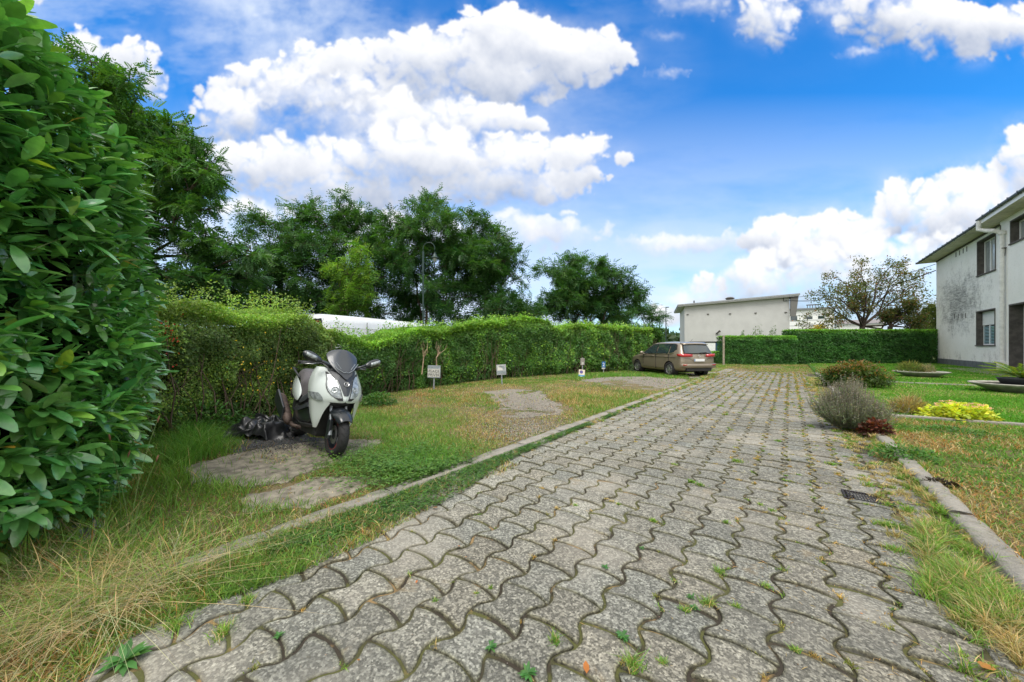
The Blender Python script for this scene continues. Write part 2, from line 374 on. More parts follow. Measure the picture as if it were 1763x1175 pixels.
# ------------------------------------------------------------ ground surfaces
def ground_mat(name, soil, dry, green, gbias=.5, sc=1.0):
    m, N, b = mat(name)
    tc = N.n('ShaderNodeTexCoord').outputs['Object']
    big = N.noise(tc, .9*sc, 6, .6, .3); med = N.noise(tc, 7*sc, 6, .65); fine = N.noise(tc, 70*sc, 4, .7)
    f = N.sm(N.m('ADD', big, N.m('MULTIPLY', N.m('SUBTRACT', med, .5), .8)), gbias-.1, gbias+.12)
    c = N.mix(f, green+(1,), dry+(1,)); c = N.mix(N.sm(N.m('ADD', med, N.m('MULTIPLY', N.m('SUBTRACT', fine, .5), .9)), .52, .72), c, soil+(1,))
    c = N.mix(1.0, c, N.mix(N.sm(fine, .25, .75), (.55, .55, .55, 1), (1.3, 1.3, 1.3, 1)), 'MULTIPLY')
    N.nt.links.new(c, b.inputs['Base Color']); b.inputs['Roughness'].default_value = .95; b.inputs['Specular IOR Level'].default_value = .1
    bn = N.n('ShaderNodeBump', inp={'Height': N.m('ADD', fine, med), 'Strength': .9, 'Distance': .02}); N.nt.links.new(bn.outputs[0], b.inputs['Normal'])
    return m
M_far = ground_mat('far_grass', (.10, .08, .05), (.16, .15, .06), (.06, .12, .025), .55)
M_verge = ground_mat('verge_soil', (.13, .10, .07), (.24, .19, .10), (.09, .13, .03), .42)
M_rverge = ground_mat('dry_verge_soil', (.11, .08, .05), (.22, .17, .09), (.09, .13, .03), .45)
M_lawn = ground_mat('lawn_soil', (.06, .07, .03), (.10, .16, .03), (.06, .15, .02), .6)
def sheet(name, x0, x1, y0, y1, z, step, m, amp=.0, hole=None):
    nx = max(2, int((x1-x0)/step)+1); ny = max(2, int((y1-y0)/step)+1)
    X, Y = np.meshgrid(np.linspace(x0, x1, nx), np.linspace(y0, y1, ny)); x = X.ravel(); y = Y.ravel()
    zz = z + (0 if not amp else amp*(vn2(x, y, 1.3, 3)-.5)+amp*.5*(vn2(x, y, 5, 4)-.5))
    i = np.arange(nx*ny).reshape(ny, nx); Fq = np.stack([i[:-1, :-1], i[:-1, 1:], i[1:, 1:], i[1:, :-1]], -1).reshape(-1, 4)
    o = npmesh(name, np.stack([x, y, zz+0*x], 1), Fq, m, smooth=True); tag(o, kind='structure'); return o
sheet('ground', -900, 900, -400, 1400, -.06, 40, M_far)
KL = -2.76   # driveway face of the left kerb
sheet('verge', -16, KL-.16, -4, 33, .018, .06, M_verge, .040)
sheet('dry_verge', 1.1, 16, -3, 9.6, .055, .15, M_rverge, .04)
sheet('lawn', 1.0, 9.4, 9.5, 46, .05, .2, M_lawn, .05)
sheet('path', -4, 1.4, 23.3, 31.5, .0, .2, M_verge, .03)
# joint bed
m, N, b = mat('joint_soil'); tc = N.n('ShaderNodeTexCoord').outputs['Object']
c = N.mix(N.sm(N.noise(tc, 2.2, 6, .6), .44, .56), (.040, .032, .022, 1), (.085, .088, .026, 1))
c = N.mix(N.sm(N.noise(tc, 3.7, 5, .6), .54, .66), c, (.27, .18, .08, 1))
c = N.mix(1.0, c, N.mix(N.noise(tc, 160, 3), (.5, .5, .5, 1), (1.5, 1.5, 1.5, 1)), 'MULTIPLY')
N.nt.links.new(c, b.inputs['Base Color']); b.inputs['Roughness'].default_value = 1
M_bed = m
sheet('joint_bed', KL-.05, 1.0, -1.5, 23.6, -.013, .5, M_bed)

# concrete paver material
m, N, b = mat('paver_concrete'); tc = N.n('ShaderNodeTexCoord').outputs['Object']
at = N.n('ShaderNodeAttribute', attribute_name='col').outputs['Color']
v1 = N.n('ShaderNodeTexVoronoi', inp={'Vector': tc, 'Scale': 85.0, 'Randomness': 1.0}); cell = N.n('ShaderNodeSeparateColor', inp={0: v1.outputs['Color']}).outputs[0]
v2 = N.n('ShaderNodeTexVoronoi', inp={'Vector': tc, 'Scale': 190.0}); cell2 = N.n('ShaderNodeSeparateColor', inp={0: v2.outputs['Color']}).outputs[1]
fin = N.noise(tc, 260, 3, .7); med = N.noise(tc, 9, 6, .65); big = N.noise(tc, 1.1, 4, .55)
c = N.mix(N.sm(cell, .2, .95), (.12, .12, .112, 1), (.46, .455, .42, 1))
c = N.mix(N.sm(cell2, .3, .9, 0, .45), c, (.30, .295, .275, 1))
c = N.mix(N.sm(v1.outputs['Distance'], .25, .6, 0, .25), c, (.15, .145, .125, 1))
c = N.mix(N.sm(cell, .96, .98, 0, .35), c, (.62, .61, .56, 1))
c = N.mix(1.0, c, at, 'MULTIPLY'); c = N.mix(1.0, c, (.76, .745, .69, 1), 'MULTIPLY'); c = N.mix(1.0, c, N.mix(N.sm(N.noise(tc, 120, 3, .75), .32, .68), (.72, .72, .72, 1), (1.28, 1.28, 1.26, 1)), 'MULTIPLY')
c = N.mix(N.sm(med, .50, .72, 0, .55), c, (.15, .145, .125, 1))
c = N.mix(N.sm(N.noise(tc, 30, 5, .7), .64, .74, 0, .6), c, (.10, .10, .085, 1))
c = N.mix(N.sm(N.noise(tc, .55, 5, .6, .8), .52, .66, 0, .30), c, (.12, .12, .105, 1)); c = N.mix(N.sm(big, .48, .68, 0, .35), c, (.46, .42, .35, 1))
c = N.mix(N.sm(N.noise(tc, 2.6, 6, .65, .4), .60, .70, 0, .35), c, (.32, .24, .13, 1))
N.nt.links.new(c, b.inputs['Base Color']); b.inputs['Roughness'].default_value = .88; b.inputs['Specular IOR Level'].default_value = .3
hh = N.m('ADD', N.m('MULTIPLY', fin, .6), N.m('ADD', N.m('MULTIPLY', v1.outputs['Distance'], -.4), N.m('MULTIPLY', med, 2.0)))
bn = N.n('ShaderNodeBump', inp={'Height': hh, 'Strength': .8, 'Distance': .006}); N.nt.links.new(bn.outputs[0], b.inputs['Normal'])
M_paver = m
PITCH, L, AMP, X0, Y0 = .2435, .2797, .027, -.789, 1.626-.28*12
def wav(k, y):
    ph = (y-Y0)/L*2*PI + (PI if k % 2 else 0)
    s = -np.cos(ph); s = np.tanh(1.5*s)/math.tanh(1.5)
    return X0 + PITCH*k + AMP*s
def build_pavers():
    V, Q, C = [], [], []
    nb = 0; gap = .0068
    lim = [(k, X0+PITCH*k) for k in range(-8, 6)]
    for k, _ in lim:
        ny = 96
        for r in range(0, ny):
            y0 = Y0 + L*(r + (0 if k % 2 == 0 else .5)); y1 = y0+L
            if y1 < -.6 or y0 > 23.3: continue
            near = y0 < 9
            ns = 9 if near else 5; nc = 5 if near else 3
            pts = []
            for i in range(nc):      # near end: convex away arc
                t = i/(nc-1); pts.append((0, t, y0))
            # outline: bottom edge left->right, right edge up, top edge right->left, left edge down
            bot = []; top = []
            for i in range(nc):
                t = i/(nc-1); sag = .030*(1-(2*t-1)**2)-.012
                xl = wav(k, y0); xr = wav(k+1, y0)
                bot.append((xl+(xr-xl)*t, y0+sag))
                xl = wav(k, y1); xr = wav(k+1, y1); top.append((xl+(xr-xl)*t, y1+sag))
            rt = []; lf = []
            for i in range(1, ns-1):
                t = i/(ns-1)
                ya = bot[-1][1]+(top[-1][1]-bot[-1][1])*t; rt.append((wav(k+1, ya), ya)); yb = bot[0][1]+(top[0][1]-bot[0][1])*t; lf.append((wav(k, yb), yb))
            P = np.array(bot+rt+top[::-1]+lf[::-1])
            if P[:, 0].max() > .80: continue
            n = len(P)
            P = np.stack([P*.75+np.roll(P, -1, 0)*.25, P*.25+np.roll(P, -1, 0)*.75], 1).reshape(-1, 2); n = len(P)
            P = P + rs.normal(0, .0008, P.shape)+.0022*(rs.rand()**3)*rs.normal(0, 1, P.shape)
            # inward normals
            e = np.roll(P, -1, 0)-np.roll(P, 1, 0); nrm = norm(np.stack([-e[:, 1], e[:, 0]], 1))
            cx, cy = P.mean(0)
            if cx < KL+.26: P[:, 0] = np.maximum(P[:, 0], KL+.02)
            jx, jy = rs.normal(0, .0018, 2); rot = rs.normal(0, .008)
            def ring(off, z):
                q = P + nrm*off; dx = q[:, 0]-cx; dy = q[:, 1]-cy
                return np.stack([cx+jx+dx*math.cos(rot)-dy*math.sin(rot), cy+jy+dx*math.sin(rot)+dy*math.cos(rot), 0*dx+z], 1)
            tx, ty = rs.normal(0, .010, 2); hz = rs.normal(0, .0026)-(.006 if rs.rand() < .04 else 0) + .012*(vn2([cx], [cy], .7, 9)[0]-.5)
            rings = [ring(gap, -.03), ring(gap, -.007)]
            for fq, zq in ((.028, -.0016), (.085, 0), (.21, .0003)):
                q_ = rings[1].copy(); q_[:, 0] += (cx+jx-q_[:, 0])*fq; q_[:, 1] += (cy+jy-q_[:, 1])*fq; q_[:, 2] = zq; rings.append(q_)
            for q in rings: q[:, 2] += hz + tx*(q[:, 0]-cx) + ty*(q[:, 1]-cy)
            cen = np.array([[cx, cy, hz+.0005]])
            vv = np.concatenate(rings+[cen]); V.append(vv)
            idx = np.arange(n); j = (idx+1) % n
            for a in range(4): Q.append(np.stack([nb+a*n+idx, nb+a*n+j, nb+(a+1)*n+j, nb+(a+1)*n+idx], 1))
            Q.append(np.stack([nb+4*n+idx, nb+4*n+j, np.full(n, nb+5*n)], 1))
            tone = (1.0+rs.normal(0, .075))*(1.08-.09*(cx+1)) ; warm = rs.normal(0, .02)
            cc = np.tile([tone*(1.0+warm), tone, tone*(.98-warm)], (len(vv), 1)); cc[:2*n] *= [.42, .41, .33]; cc[2*n:3*n] *= np.stack([rs.uniform(.5, .85, n)]*3, 1)*[1, 1, .82]; cc[3*n:4*n] *= np.stack([rs.uniform(.72, 1.0, n)]*3, 1)*[1, 1, .93]
            C.append(cc); nb += len(vv)
    V = np.concatenate(V); C = np.concatenate(C)
    q4 = np.concatenate([q for q in Q if q.shape[1] == 4]); q3 = np.concatenate([q for q in Q if q.shape[1] == 3])
    o = npmesh('driveway_paving', V, [q4, q3], M_paver, col=C); tag(o, kind='structure')
build_pavers()
# gutter slabs between pavers and right kerb
def build_gutter():
    V, Fq, C = [], [], []; y = .3; nb = 0
    while y < 21:
        ln = rs.uniform(.26, .34); x0 = .70+rs.normal(0, .008); x1 = .955; z = rs.normal(-.006, .004)
        b_ = .008
        P = [(x0, y), (x1, y+rs.normal(0, .006)), (x1, y+ln-.02), (x0, y+ln-.02+rs.normal(0, .006))]
        P = np.array(P); c = P.mean(0)
        r0 = np.c_[P, np.full(4, -.05)]; r1 = np.c_[P, np.full(4, z-.006)]; r2 = np.c_[c+(P-c)*.95, np.full(4, z)]
        V.append(np.concatenate([r0, r1, r2])); i = np.arange(4); j = (i+1) % 4
        for a in range(2): Fq.append(np.stack([nb+4*a+i, nb+4*a+j, nb+4*a+4+j, nb+4*a+4+i], 1))
        Fq.append(np.array([[nb+8, nb+9, nb+10, nb+11]])); t = rs.uniform(.8, 1.1); C.append(np.full((12, 3), t)); nb += 12
        y += ln
    o = npmesh('gutter_paving', np.concatenate(V), np.concatenate(Fq), M_paver, col=np.concatenate(C)); tag(o, kind='structure')
build_gutter()
M_kerb = m = None
m, N, b = mat('kerb_concrete'); tc = N.n('ShaderNodeTexCoord').outputs['Object']
c = N.mix(N.sm(N.noise(tc, 5, 8, .7), .35, .7), (.31, .285, .235, 1), (.17, .16, .13, 1))
c = N.mix(N.sm(N.noise(tc, 120, 3, .7), .3, .75, 0, .5), c, (.42, .40, .36, 1))
c = N.mix(N.sm(N.noise(tc, 1.7, 5, .7), .56, .66, 0, .55), c, (.13, .13, .07, 1))
c = N.mix(N.sm(N.noise(tc, 26, 5, .7), .58, .7, 0, .7), c, (.09, .085, .07, 1))
N.nt.links.new(c, b.inputs['Base Color']); b.inputs['Roughness'].default_value = .93
bn = N.n('ShaderNodeBump', inp={'Height': N.m('ADD', N.noise(tc, 60, 6, .7), N.m('MULTIPLY', N.noise(tc, 8, 4), 1.5)), 'Strength': .8, 'Distance': .02}); N.nt.links.new(bn.outputs[0], b.inputs['Normal'])
M_kerb = m
def kerb_run(name, x0, x1, ya, yb, zt, ln, gapn=.008, wob=.006):
    V, Fq = [], []; y = ya; nb = 0
    while y < yb:
        l2 = ln*rs.uniform(.96, 1.04); n = 9; dx = rs.normal(0, wob)*.4; dz = rs.normal(0, .002); tilt = rs.normal(0, .003)
        # cross-section (x,z) with worn arris
        prof = [(x0, -.12), (x0, zt-.02), (x0+.012, zt-.003), (x0+.4*(x1-x0), zt+.001), (x1-.02, zt), (x1, zt-.014), (x1, -.12)]
        rows = []
        for i in range(n):
            t = i/(n-1); yy = y+gapn/2+(l2-gapn)*t; e = .006 if i in (0, n-1) else 0
            r = []
            for (px_, pz_) in prof:
                nz = rs.normal(0, .0035); r.append((px_+dx+(rs.normal(0, .004)), yy, pz_+dz+tilt*(t-.5)*l2-(e if pz_ > -.1 else 0)+nz))
            rows.append(r)
        R = np.array(rows).reshape(-1, 3); V.append(R); m_ = len(prof)
        i = np.arange(n*m_).reshape(n, m_); Fq.append(nb+np.array([[i[e_][1], i[e_][2], i[e_][4], i[e_][5]] for e_ in (0, -1)])); Fq.append(nb+np.array([[i[e_][0], i[e_][1], i[e_][5], i[e_][6]] for e_ in (0, -1)]))
        Fq.append(nb+np.stack([i[:-1, :-1], i[:-1, 1:], i[1:, 1:], i[1:, :-1]], -1).reshape(-1, 4))
        nb += len(R); y += l2
    o = npmesh(name, np.concatenate(V), np.concatenate(Fq), M_kerb, smooth=True); tag(o, kind='structure'); return o
kerb_run('kerb', KL-.23, KL-.065, -1.0, 22, .04, 1.0)
kerb_run('kerb_edging', KL-.05, KL+.01, -1.0, 22, .02, 1.0)
kerb_run('raised_kerb', .965, 1.11, .2, 22.5, .085, 1.0)
kerb_run('far_kerb', -8, -2.6, 21.9, 22, .03, 3.0)

# ---- worn slabs on the verge
M_slab = plain('old_slab', (.235, .21, .16), .95, bump=.9, bs=45, var=.45, vs=9)
M_asph = plain('worn_asphalt', (.23, .205, .165), .95, bump=1.0, bs=70, var=.35, vs=22)
M_gravel = plain('dark_gravel', (.085, .085, .085), .95, bump=1.0, bs=140, var=.6, vs=90)
def patch(name, pxs, z, m, jit=.05, sub=26, kind='structure'):
    P = [G(*q, z) if False else G(*q) for q in pxs]; out = []
    n = len(P)
    for k in range(n):
        a = np.array(P[k]); c = np.array(P[(k+1) % n])
        for i in range(sub):
            t = i/sub; q = a+(c-a)*t; nx_, ny_ = [(vn2([q[0]], [q[1]], 3.1, 80+w_)[0]-.5)*jit*7+(vn2([q[0]], [q[1]], 13, 84+w_)[0]-.5)*jit*2.5 for w_ in (0, 1)]; out.append(q+np.array([nx_, ny_]))
    mb = MB(); mb.prism([(q[0], q[1], -.02) for q in out], (0, 0, z+.02)); o = mb.build(name, m); tag(o, kind=kind); return [tuple(q) for q in P]
SL1 = [(300,812),(395,788),(490,768),(575,762),(650,763),(646,780),(610,795),(555,812),(500,832),(440,842),(330,838)]
SL2 = [(425,858),(500,838),(560,826),(625,822),(660,835),(600,856),(520,878),(440,888)]
SL0 = [(395,785),(440,762),(500,752),(560,756),(560,762),(490,768)]
AS1 = [(835,676),(880,671),(930,674),(955,693),(985,704),(960,716),(905,722),(868,722),(862,705),(850,690)]
AS2 = [(995,656),(1050,650),(1110,650),(1190,655),(1170,668),(1120,676),(1060,668)]
AS3 = [(870,735),(930,722),(970,728),(975,748),(930,772),(880,776),(858,755)]
AS4 = [(1180,644),(1232,641),(1236,648),(1190,655)]
polys = [patch('paved_slab', SL1, .032, M_slab, .03), patch('cracked_slab', SL2, .026, M_slab, .03), patch('gravel_patch', SL0, .030, M_gravel, .03),
         patch('asphalt_patch', AS1, .024, M_asph, .04), patch('asphalt_patch', AS2, .024, M_asph, .08), patch('concrete_patch', AS4, .026, M_slab, .05)]
def mound(name, label, cat, cx, cy, rx, ry, h, n, ls, tmpl, c0, c1, droop=.0, z0=0.0, ctip=None, stems=True, group=None, lobes=0):
    root = empty(name, (cx, cy, z0), 0, label, cat, group); u = rdir(n); u[:, 2] = np.abs(u[:, 2]); r = rs.rand(n)**.35
    r = r*(.8+.45*vnoise(u*1.0+3, 2.3, 17)); P = u*np.array([rx, ry, h])*r[:, None]
    if lobes:
        lc = rdir(lobes)*np.array([1, 1, .8]); lc[:, 2] = np.abs(lc[:, 2])*.75+.05; lc[:, :2] *= .62; k = rs.randint(0, lobes, n); lr = rs.uniform(.24, .42, lobes); u = rdir(n); P = (lc[k]+u*(lr[k]*r*1.1)[:, None]*np.array([1.15, 1.15, .62]))*np.array([rx, ry, h]); P[:, 2] = np.abs(P[:, 2]); r = np.where(u[:, 2] > .15, r, .5)
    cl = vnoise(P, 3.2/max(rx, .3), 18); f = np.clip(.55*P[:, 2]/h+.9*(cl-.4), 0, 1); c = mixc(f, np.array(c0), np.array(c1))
    if ctip is not None: k = (r > .8) & (P[:, 2] > .45*h*(1-.5*cl)) & (rs.rand(n) < .8); c[k] = ctip
    d = norm(u+rs.normal(0, .45, (n, 3))+np.array([0, 0, -droop])); nr = norm(np.array([0, 0, 1.])+u*.4+rs.normal(0, .35, (n, 3)))
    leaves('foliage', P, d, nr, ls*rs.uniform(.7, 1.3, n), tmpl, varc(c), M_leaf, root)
    if stems:
        k = rs.choice(n, 60); tubes('stem', [(np.array([0, 0, 0.])+rs.normal(0, .04, 3)*[1, 1, 0], P[i], .008, .003) for i in k], M_twig, root, 4)
    return root

def gravel(nm, P, s0, s1, c):
    n = len(P); O = np.array([(1,0,0),(-1,0,0),(0,1,0),(0,-1,0),(0,0,.7),(0,0,-.7)], float); T = np.array([(0,2,4),(2,1,4),(1,3,4),(3,0,4),(2,0,5),(1,2,5),(3,1,5),(0,3,5)])
    a = rs.uniform(0, 6.3, n); sc = rs.uniform(s0, s1, (n, 1, 1))*rs.uniform(.6, 1.3, (n, 1, 3)); V = O[None]*sc+rs.normal(0, .12, (n, 6, 3))*sc; ca, sa = np.cos(a)[:, None], np.sin(a)[:, None]
    V = np.stack([V[..., 0]*ca-V[..., 1]*sa, V[..., 0]*sa+V[..., 1]*ca, V[..., 2]], -1)+P[:, None]; Fc = (np.arange(n)[:, None, None]*6+T[None]).reshape(-1, 3)
    o = npmesh(nm, V.reshape(-1, 3), Fc, M_stonechip, col=np.repeat(varc(np.tile(c, (n, 1)), .3), 6, 0)); tag(o, kind='stuff')
M_stonechip = attr_mat('stone_chips', .9)
def gp(n, cx, cy, rx, ry, z=.03):
    q = [G(cx+rs.normal(0, rx), cy+rs.normal(0, ry)) for _ in range(n)]; q = np.array(q); q = q[q[:, 0] < KL-.24]; return np.c_[q, np.full(len(q), z)]
gravel('gravel', np.concatenate([gp(5500, 915, 742, 52, 15, .032), gp(2500, 900, 700, 50, 14, .04), gp(2500, 1090, 660, 60, 5, .036)]), .004, .013, [.27, .245, .20])
gravel('dark_gravel', gp(2600, 440, 768, 45, 8, .045), .004, .012, [.09, .09, .09])
gravel('grit', np.c_[rs.uniform(-2.6, .95, 5000), rs.uniform(.6, 12, 5000), np.full(5000, -.002)], .0012, .004, [.26, .23, .18])
# ------------------------------------------------------------ white brick house
def brick_mat(name, grime):
    m, N, b = mat(name); g = N.n('ShaderNodeTexCoord').outputs['Object']; s = N.n('ShaderNodeSeparateXYZ', inp={0: g})
    v = N.n('ShaderNodeCombineXYZ', inp={0: s.outputs[1], 1: s.outputs[2], 2: 0.0}).outputs[0]
    v = N.n('ShaderNodeVectorMath', operation='ADD', inp={0: v, 1: N.n('ShaderNodeCombineXYZ', inp={1: N.m('MULTIPLY', N.noise(g, 3, 3), .02)}).outputs[0]}).outputs[0]
    br = N.n('ShaderNodeTexBrick', inp={'Vector': v, 'Scale': 1.0, 'Mortar Size': .008, 'Brick Width': .22, 'Row Height': .065, 'Mortar Smooth': .3, 'Color1': (1,1,1,1), 'Color2': (.8,.8,.8,1), 'Mortar': (0,0,0,1)})
    c = N.mix(N.sm(N.noise(g, .7, 5, .6), .3, .7), (.86, .86, .82, 1), (.92, .92, .89, 1))
    c = N.mix(N.sm(N.noise(g, 9, 6, .7), .5, .75, 0, .35), c, (.52, .53, .50, 1))
    if grime:
        # grime patch with a shape of its own: middle of the wall
        yy = N.m('DIVIDE', N.m('SUBTRACT', s.outputs[1], 37.4), 4.2); zz = N.m('DIVIDE', N.m('SUBTRACT', s.outputs[2], 4.3), 2.0)
        r = N.m('SQRT', N.m('ADD', N.m('MULTIPLY', yy, yy), N.m('MULTIPLY', zz, zz)))
        k = N.sm(N.m('SUBTRACT', N.m('ADD', N.noise(g, 1.0, 6, .7), N.m('MULTIPLY', N.noise(g, 7, 6, .75), .7)), N.m('MULTIPLY', r, .42)), .30, .80)
        st = N.n('ShaderNodeVectorMath', operation='MULTIPLY', inp={0: g, 1: (1, 1.5, 13)}).outputs[0]
        k = N.m('MULTIPLY', k, N.sm(N.noise(st, 1.2, 6, .75), .35, .62, .35, 1.0))
        c = N.mix(N.m('MULTIPLY', k, .90), c, (.12, .125, .12, 1))
        low = N.m('MULTIPLY', N.sm(s.outputs[2], .45, 1.5, 1, 0), N.sm(N.noise(g, 1.6, 6, .7), .5, .68)); c = N.mix(N.m('MULTIPLY', low, .6), c, (.2, .2, .18, 1))
    N.nt.links.new(c, b.inputs['Base Color']); b.inputs['Roughness'].default_value = .8; b.inputs['Specular IOR Level'].default_value = .25
    h = N.m('ADD', N.m('MULTIPLY', br.outputs['Color'], .8), N.m('MULTIPLY', N.noise(g, 40, 4, .7), .5))
    bn = N.n('ShaderNodeBump', inp={'Height': h, 'Strength': .7, 'Distance': .02}); N.nt.links.new(bn.outputs[0], b.inputs['Normal']); return m
M_bwA = brick_mat('old_painted_brick', True); M_bwB = brick_mat('painted_brick', False)
M_stone = plain('bluestone_frame', (.085, .078, .07), .8, bump=.3, bs=60, var=.3, vs=5); M_plinth = plain('plinth_stone', (.12, .135, .15), .8, bump=.3, bs=30, var=.25, vs=4)
M_zinc = plain('zinc', (.10, .12, .14), .45, .6, var=.3, vs=6); M_soff = plain('soffit_board', (.62, .58, .46), .7, var=.15, vs=3); M_white = plain('white_paint', (.78, .79, .78), .4, var=.05)
M_pvc = plain('white_pipe', (.70, .70, .67), .5, var=.12, vs=5); M_glass = plain('window_glass', (.03, .05, .06), .05, .0, 1.0); M_tile = plain('roof_tile', (.05, .05, .055), .8, var=.3)
M_curt = plain('curtain_grey', (.28, .30, .28), .5, coat=.6, var=.3, vs=2); M_blind = plain('blind_slat', (.25, .42, .48), .4, coat=.3); M_dark = plain('dark_gap', (.01, .01, .01), .9); M_black = plain('black_plastic', (.012, .012, .013), .5, var=.2)
def wall_holes(mb, X, thick, y0, y1, z0, z1, holes):
    """wall in the YZ plane facing -X, with rectangular openings (ya,yb,za,zb)"""
    ys = sorted({y0, y1, *[h[0] for h in holes], *[h[1] for h in holes]})
    for a, b_ in zip(ys[:-1], ys[1:]):
        hs = sorted([h for h in holes if h[0] <= a+1e-6 and h[1] >= b_-1e-6], key=lambda h: h[2]); z = z0
        for h in hs:
            if h[2] > z+1e-4: mb.box(X, X+thick, a, b_, z, h[2])
            z = h[3]
        if z < z1: mb.box(X, X+thick, a, b_, z, z1)
def surround(root, X, h, dep, frame=.07, sill=True):
    ya, yb, za, zb = h; mb = MB(); f = frame; p = .025
    mb.box(X-p, X+dep, yb-.002, yb+f, za, zb); mb.box(X-p, X+dep, ya-f, ya+.002, za, zb); mb.box(X-p, X+dep, ya-f, yb+f, zb, zb+f)
    if sill: mb.box(X-p-.04, X+dep, ya-f-.02, yb+f+.02, za-f, za)
    return mb.build('window_surround', M_stone, root, bevel=.004)
def shrink(h, f, sill=True): return (h[0]-f, h[1]+f, h[2]-(f if sill else 0), h[3]+f)
def house():
    root = empty('brick_house', (8.9, 31, 0), 0, 'two storey white painted brick house with stained wall and grey eaves at the right', 'house'); R = Vector(root.location)
    XA, XB = 8.9, 8.58; jog = 30.15
    yW1, zW1 = WX(1683.5, 477, XA); yW0, _ = WX(1714, 467, XA); zt1 = WX(1683.5, 417, XA)[1]
    up = (yW0, yW1, zW1+.05, zt1-.05)
    yL1, zL1 = WX(1682, 596, XA); yL0, _ = WX(1713, 596, XA); lt = WX(1682, 537, XA)[1]
    lo = (yL0, yL1, zL1+.05, lt-.05)
    T = MB(); wall_holes(T, XA, .55, jog+.3, 41.9, 0, 7.925, [shrink(up, .07), shrink(lo, .07)]); T.box(XA+.55, XA+7.5, 41.4, 41.9, 0, 7.925)
    w = T.build('wall', M_bwA, root); w.location = -R
    yb1, zb0 = WX(1741, 420, XB); zb1 = WX(1741, 383, XB)[1]; ub = (yb1-2.4, yb1, zb0, zb1)
    yd1, zd1 = WX(1739, 527, XB); db = (yd1-3.2, yd1, .12, zd1)
    T = MB(); wall_holes(T, XB, .6, 19, jog, 0, 7.775, [shrink(ub, .07), shrink(db, .07, False)]); T.box(XB+.6, XA+.6, jog-.25, jog-.004, 0, 7.775); w = T.build('wall', M_bwB, root); w.location = -R
    for h, X, kind in ((up, XA, 'open'), (lo, XA, 'blind'), (ub, XB, 'open'), (db, XB, 'door')):
        s = surround(root, X, h, .34 if kind != 'door' else .5, .07, kind != 'door'); s.location = -R; ya, yb, za, zb = h
        nm = 'patio_door' if kind == 'door' else 'window'; dp = .34 if kind != 'door' else .5
        m = MB(); x0 = X+dp-.10; f = .07
        m.box(x0, x0+.07, ya, ya+f, za, zb); m.box(x0, x0+.07, yb-f, yb, za, zb); m.box(x0, x0+.07, ya+f, yb-f, za, za+f); m.box(x0, x0+.07, ya+f, yb-f, zb-f, zb)
        yc = yb-.35*(yb-ya); m.box(x0, x0+.07, yc-.05, yc+.05, za+f, zb-f); fr = m.build(nm, M_white, root, bevel=.006); fr.location = -R
        g = MB().box(x0+.03, x0+.045, ya+f, yb-f, za+f, zb-f).build('pane', M_curt if kind == 'open' else M_glass, fr)
        if kind == 'blind':
            MB().box(x0-.03, x0+.0-.004, ya+f*.3, yb-f*.3, zb-.55*(zb-za)*.62-.12, zb-.02).build('roller_shutter', M_white, fr)
            m = MB(); z = za+f+.03
            while z < zb-.55*(zb-za)*.62-.18: m.box(x0+.004, x0+.028, ya+f, yb-f, z, z+.045); z += .085
            m.build('blind', M_blind, fr)
    # plinth of bluestone blocks
    m = MB(); y = jog+.02
    while y < 41.9:
        l = min(.98, 41.92-y); m.box(XA-.035, XA+.1, y+.008, y+l-.008, -.1, .46+rs.normal(0, .002)); y += 1.0
    o = m.build('plinth', M_plinth, root, bevel=.01); o.location = -R
    # small vents
    for pyc, x0_, hgt in ((439, 1646, 7), (545, 1643.5, 8)):
        for k in range(4):
            yv, zv = WX(x0_+k*(6.2 if pyc < 500 else 6.4), pyc-k*(3.3 if pyc < 500 else .4), XA); m = MB().box(XA-.006, XA+.03, yv-.07, yv+.07, zv-.16, zv+.16); v = m.build('vent', M_stone, root); v.location = -R
    # eaves: soffit, gutter, roof
    for (X, y0, y1, z, ov, gz) in ((XA, jog-.2, 42.6, 7.93, .8, 0), (XB, 18.5, 30.1, 7.78, .66, .19)):
        m = MB().box(X-ov, X+1, y0, y1, z, z+.06); 
        for k in range(int(y1-y0)): m.box(X-ov+.01, X-.01, y0+k+.4, y0+k+.41, z-.006, z+.0)
        s = m.build('soffit', M_soff, root); s.location = -R
        m = MB().box(X-ov-.03, X-ov-.004, y0-.02, y1+.02, z+.0, z+.10+gz); fa = m.build('fascia', M_white, root); fa.location = -R
        g = MB(); g.tube([(X-ov-.09, y0-.05, z+.06+gz), (X-ov-.09, y1+.05, z+.06+gz)], .065, 10); yy = y0
        while yy < y1: g.box(X-ov-.165, X-ov-.02, yy, yy+.025, z-.01+gz, z+.13+gz); yy += .9
        g = g.build('gutter', M_zinc, root, smooth=False); g.location = -R
        r = MB().prism([(X-ov-.05, y0, z+.11+gz), (X+4, y0, z+1.2+gz), (X+8.2, y0, z+.11+gz)], (0, y1-y0, 0)).build('roof', M_tile, root); r.location = -R
    # dark band under the eaves
    m = MB().box(XA-.02, XA-.002, jog+.35, 41.9, 7.80, 7.915); m.build('cornice', M_stone, root).location = -R
    # downpipe with the big elbow
    yp = 29.2; xp = XB-.12; p = MB(); zt = 7.15; p.tube([(xp, yp+.32, zt), (xp, yp+.32, .0)], .085, 14)
    p.tube([(xp, yp+.32, zt+.02), (xp, yp+.32, zt-.15)], .125, 14); p.tube([(XB-.73, 30.0, 7.95), (XB-.73, 30.0, 7.5), (XB-.55, 29.8, 7.36), (xp-.25, yp+.34, 7.26), (xp, yp+.32, 7.1)], .10, 12); 
    for z in (.55, 2.3, 4.6): p.tube([(xp, yp+.32, z), (xp, yp+.32, z+.04)], .1, 14)
